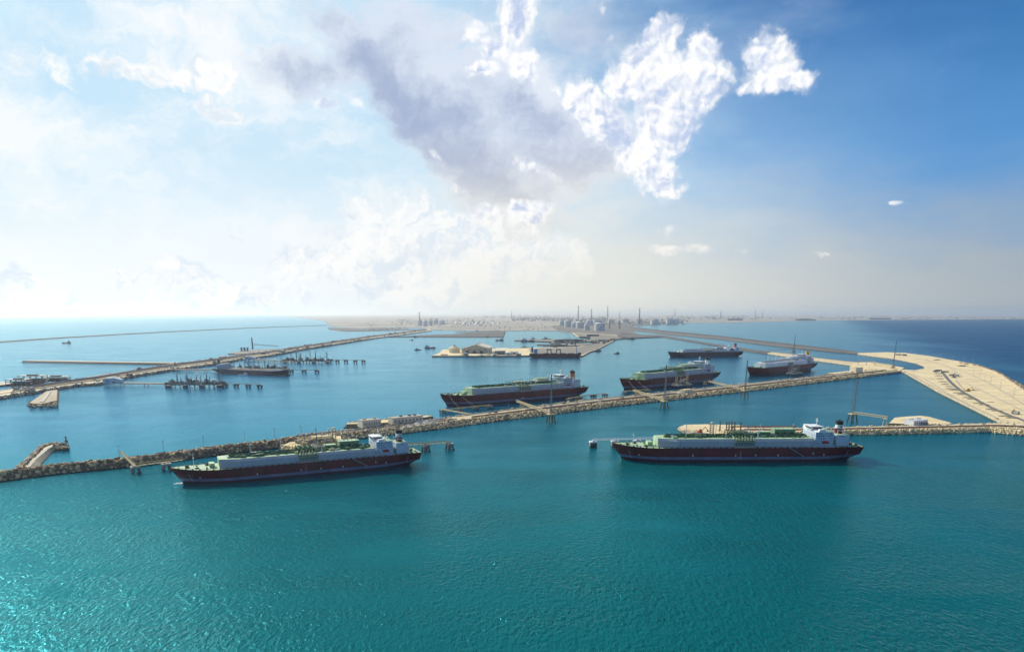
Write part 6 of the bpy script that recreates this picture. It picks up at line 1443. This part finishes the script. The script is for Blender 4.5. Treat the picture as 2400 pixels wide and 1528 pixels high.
for i, (t, q, W_, h_, c, l) in enumerate([(.30, .2, 60, 8, 'plant', 'long dark valve station on the causeway by the blue building'), (.445, .6, 50, 9, 'plant', 'dark substation where the far breakwater joins the causeway'), (.52, .25, 46, 9, 'concrete_d', 'grey substation on the causeway above the tanker stern'), (.59, .65, 60, 9, 'concrete', 'pale hall on the causeway near the stack islet'), (.70, .6, 50, 10, 'scrub', 'dark block on the causeway right of the stack islet'), (.78, .5, 40, 10, 'plant', 'dark hut far along the causeway'), (.86, .5, 40, 10, 'plant', 'dark hut farther along the causeway, close to the coast'), (.20, .7, 44, 9, 'cream', 'cream framed shed on the near part of the causeway'), (.36, .7, 40, 8, 'steel', 'grey pipe hall on the causeway before the junction')]):
    p = CAUSE.at(t, q, 0); r = empty('valve_station', p, CAUSE.ang(t), l, 'station', 'valve stations on the causeway'); MB().box((0, 0, h_ / 2), (W_, 16, h_), M[c]).build('wall', r); MB().box((0, 0, h_ + .3), (W_ + 1, 17, .6), M['concrete']).build('roof', r); MB().box((0, -8.1, h_ * .35), (5, .3, h_ * .6), M['dark']).build('door', r)
    for s in (-.3, .3): MB().box((W_ * s, -8.1, h_ * .55), (W_ * .2, .3, 1.6), M['glass']).build('window', r)
for k, (px, py, ztop) in enumerate([(187, 0, 0), (245, 0, 0), (314, 0, 0), (371, 0, 0), (427, 0, 0), (474, 0, 0), (125, 0, 0), (510, 0, 0)]):
    t = [.24, .29, .345, .40, .45, .49, .18, .53][k]
    light_pole(CAUSE.at(t, .85, 0), [46, 46, 48, 36, 56, 50, 40, 50][k], ['second', 'third', 'fourth', 'fifth', 'sixth', 'seventh', 'first', 'eighth'][k] + ' tall lamp mast from the left along the causeway', 'lamp masts on the left causeway')
for k, t in enumerate((.42, .56, .69, .82, .93)): light_pole(MAIN_A.at(t, .9, 0), 17, ['first', 'second', 'third', 'fourth', 'fifth'][k] + ' thin lamp pole from the left on the dark rubble breakwater', 'light poles on the breakwater')
for k, t in enumerate((.1, .35, .6, .85)): light_pole(MAIN_B.at(t, .9, 0), 15, ['first', 'second', 'third', 'fourth'][k] + ' thin lamp pole from the left on the asphalt breakwater road', 'light poles on the breakwater')
for k, t in enumerate(np.linspace(.08, .94, 9)): light_pole(MAIN_C.at(t, .75, 0), 15, ['first', 'second', 'third', 'fourth', 'fifth', 'sixth', 'seventh', 'eighth', 'ninth'][k] + ' thin lamp pole from the left on the central breakwater', 'light poles on the breakwater')
for k, (t, q, m, l) in enumerate([(.35, .62, 'white', 'white truck on the central breakwater road near the first mast'), (.62, .62, 'white', 'white truck on the central breakwater road near the second carrier'), (.8, .25, 'red', 'red truck on the central breakwater road near the corner')]): truck(0, 0, l, MAIN_C.ang(t), m, 5, 'vehicles on the breakwaters', 1.2).location = MAIN_C.at(t, q, .02)
# orange machine on the right jetty head
excavator(1640, 1016, 'orange excavator on the sandy jetty head', R(20), 'orange')
# jetty head pipes
r = empty('pipe_manifold', P(1646, 1019, 5), R(-28), 'fan of grey pipes on the sandy jetty head', 'pipes')
for k in range(3): MB().tube((-16, k * 4, 1.2), (18, k * 4, 1.2), .7, M['steel'], 6).build('pipe', r)
r = empty('pipe_rack', P(1790, 1006, 5.5), R(0), 'long dark red pipe rack behind the right near carrier', 'pipe rack')
MB().tube((-52, 0, 4.2), (50, 0, 4.2), .9, M['rust'], 6).build('pipe', r); MB().tube((-50, 3, 4.2), (52, 3, 4.2), .9, M['rust'], 6).build('pipe', r)
for k in range(9): MB().tube((-48 + k * 12, 0, 0), (-48 + k * 12, 0, 4), .35, M['darkbrown'], 4).tube((-48 + k * 12, 3, 0), (-48 + k * 12, 3, 4), .35, M['darkbrown'], 4).box((-48 + k * 12, 1.5, 3.2), (.5, 5, .5), M['darkbrown']).build('trestle', r)
# buoy and beacons
r = empty('channel_buoy', P(155, 1034), 0, 'small dark channel buoy off the hooked spur', 'buoy'); MB().lathe([(.2, -1), (2.2, -.4), (2.2, 1.2), (1.0, 2), (.7, 5)], M['dark'], 12).build('float', r); MB().lathe([(.9, 5), (1.3, 5.4), (1.3, 7), (.2, 7.6)], M['dark'], 8).build('top_mark', r)
# mooring lines of the buff funnelled carrier
def line(a, b, sag, label):
    a, b = Vector(a), Vector(b); pts = [a.lerp(b, t) - Vector((0, 0, sag * 4 * t * (1 - t))) for t in np.linspace(0, 1, 9)]; o = pts[0]
    MB().path([p - o for p in pts], .16, M['concrete'], 4).build('mooring_line', None, label, 'mooring line', 'mooring lines', loc=o)
def ship_pt(s, x, y, z): k = s.scale[0]; c, n_ = math.cos(s.rotation_euler.z), math.sin(s.rotation_euler.z); return Vector((s.location.x + (x * c - y * n_) * k, s.location.y + (x * n_ + y * c) * k, z * k))
for (sh, x, dp, l) in ((SHIP3, 138, cpos[1], 'mooring line from the buff funnelled carrier bow to the second dolphin'), (SHIP3, 120, cpos[2], 'mooring line from the buff funnelled carrier bow to the third dolphin'), (SHIP4, 138, cpos[9], 'mooring line from the white banded carrier bow to its second dolphin'), (SHIP4, 122, cpos[10], 'mooring line from the white banded carrier bow to its third dolphin')):
    line(ship_pt(sh, x, 15 * (1 if x < 130 else .5), 18), up(*dp, 7), 1.5, l)
# bow wash of the nearest carrier: a patch of broken foam
fm = MB(); bp = ship_pt(SHIP1, 140, 0, 0)
ax = Vector((math.cos(SHIP1.rotation_euler.z), math.sin(SHIP1.rotation_euler.z), 0)); sd = Vector((-ax.y, ax.x, 0))
for k in range(150):
    p = bp + ax * (random.random() ** 1.6 * 9 - 1) + sd * random.gauss(0, 1.6); s = random.uniform(.15, .6); fm.box((p.x, p.y, random.uniform(-.05, .5)), (s * 1.6, s, s * .8), M['foam'], random.uniform(0, 3))
fm.build('bow_foam', None, 'white foam patch at the bow of the nearest carrier', 'foam', kind='stuff')
# funnel smoke of the nearest carrier
def smoke():
    m = bpy.data.materials.new('thin_smoke'); m.use_nodes = True; t = m.node_tree; t.nodes.clear(); g = G(t); o = g.n('ShaderNodeOutputMaterial'); v = g.n('ShaderNodeVolumePrincipled')
    p0 = ship_pt(SHIP1, 300 * (.5 - .918), 0, 45.0)
    pos = g.n('ShaderNodeNewGeometry').outputs['Position']; nz = g.noise(pos, .16, 4, .65); ds = g.vm('DISTANCE', pos, tuple(p0), out=1)
    fade = g.m('MULTIPLY', g.ss(ds, 62.0, 6.0), g.ss(nz, .40, .60))
    v.inputs['Color'].default_value = (.82, .88, 1.0, 1); v.inputs['Anisotropy'].default_value = .3; g.put(v.inputs['Density'], g.m('MULTIPLY', fade, .16)); t.links.new(v.outputs[0], o.inputs['Volume'])
    mb = MB(); n = 12; rings = []
    for i in range(12):
        q = i / 11; c = p0 + Vector((58 * q ** 1.2, 34 * q, 1.5 + 11 * q - 3 * q * q)); rad = 1.6 + 9 * q
        rings.append([(c.x, c.y + rad * .6 * math.cos(2 * math.pi * k / n), c.z + rad * .5 * math.sin(2 * math.pi * k / n)) for k in range(n)])
    vs = [p for r in rings for p in r]; fs = [(i * n + k, i * n + (k + 1) % n, (i + 1) * n + (k + 1) % n, (i + 1) * n + k) for i in range(11) for k in range(n)] + [tuple(range(n))[::-1], tuple(range(11 * n, 12 * n))]
    mb.add(vs, fs, m); bmfix = mb.build('smoke', None, 'thin blue white smoke drifting right from the nearest carrier funnel', 'smoke', kind='stuff')
    import bmesh
    b = bmesh.new(); b.from_mesh(bmfix.data); bmesh.ops.recalc_face_normals(b, faces=b.faces); b.to_mesh(bmfix.data); b.free()
smoke()

for i, (x, y, r_, h, l) in enumerate([(1085, 833, 16, 7, 'sandy stockpile before the left half of the warehouse'), (1128, 833.5, 14, 6, 'sandy stockpile before the middle of the warehouse'), (1143, 832, 18, 8, 'larger sandy stockpile before the right half of the warehouse'), (1198, 827, 22, 9, 'sandy stockpile behind the quay huts right of the warehouse')]):
    mb = MB(); mb.lathe([(1, 0), (.8, .3), (.45, .75), (.15, .97), (.02, 1)], M['sand'], 14); mb.v = [(a * r_ * (1 + .2 * math.sin(5 * b + a * 3)), b * r_ * .7, c * h) for a, b, c in mb.v]
    mb.build('stockpile', None, l, 'stockpile', 'stockpiles on the cargo quay', loc=P(x, y, 5))
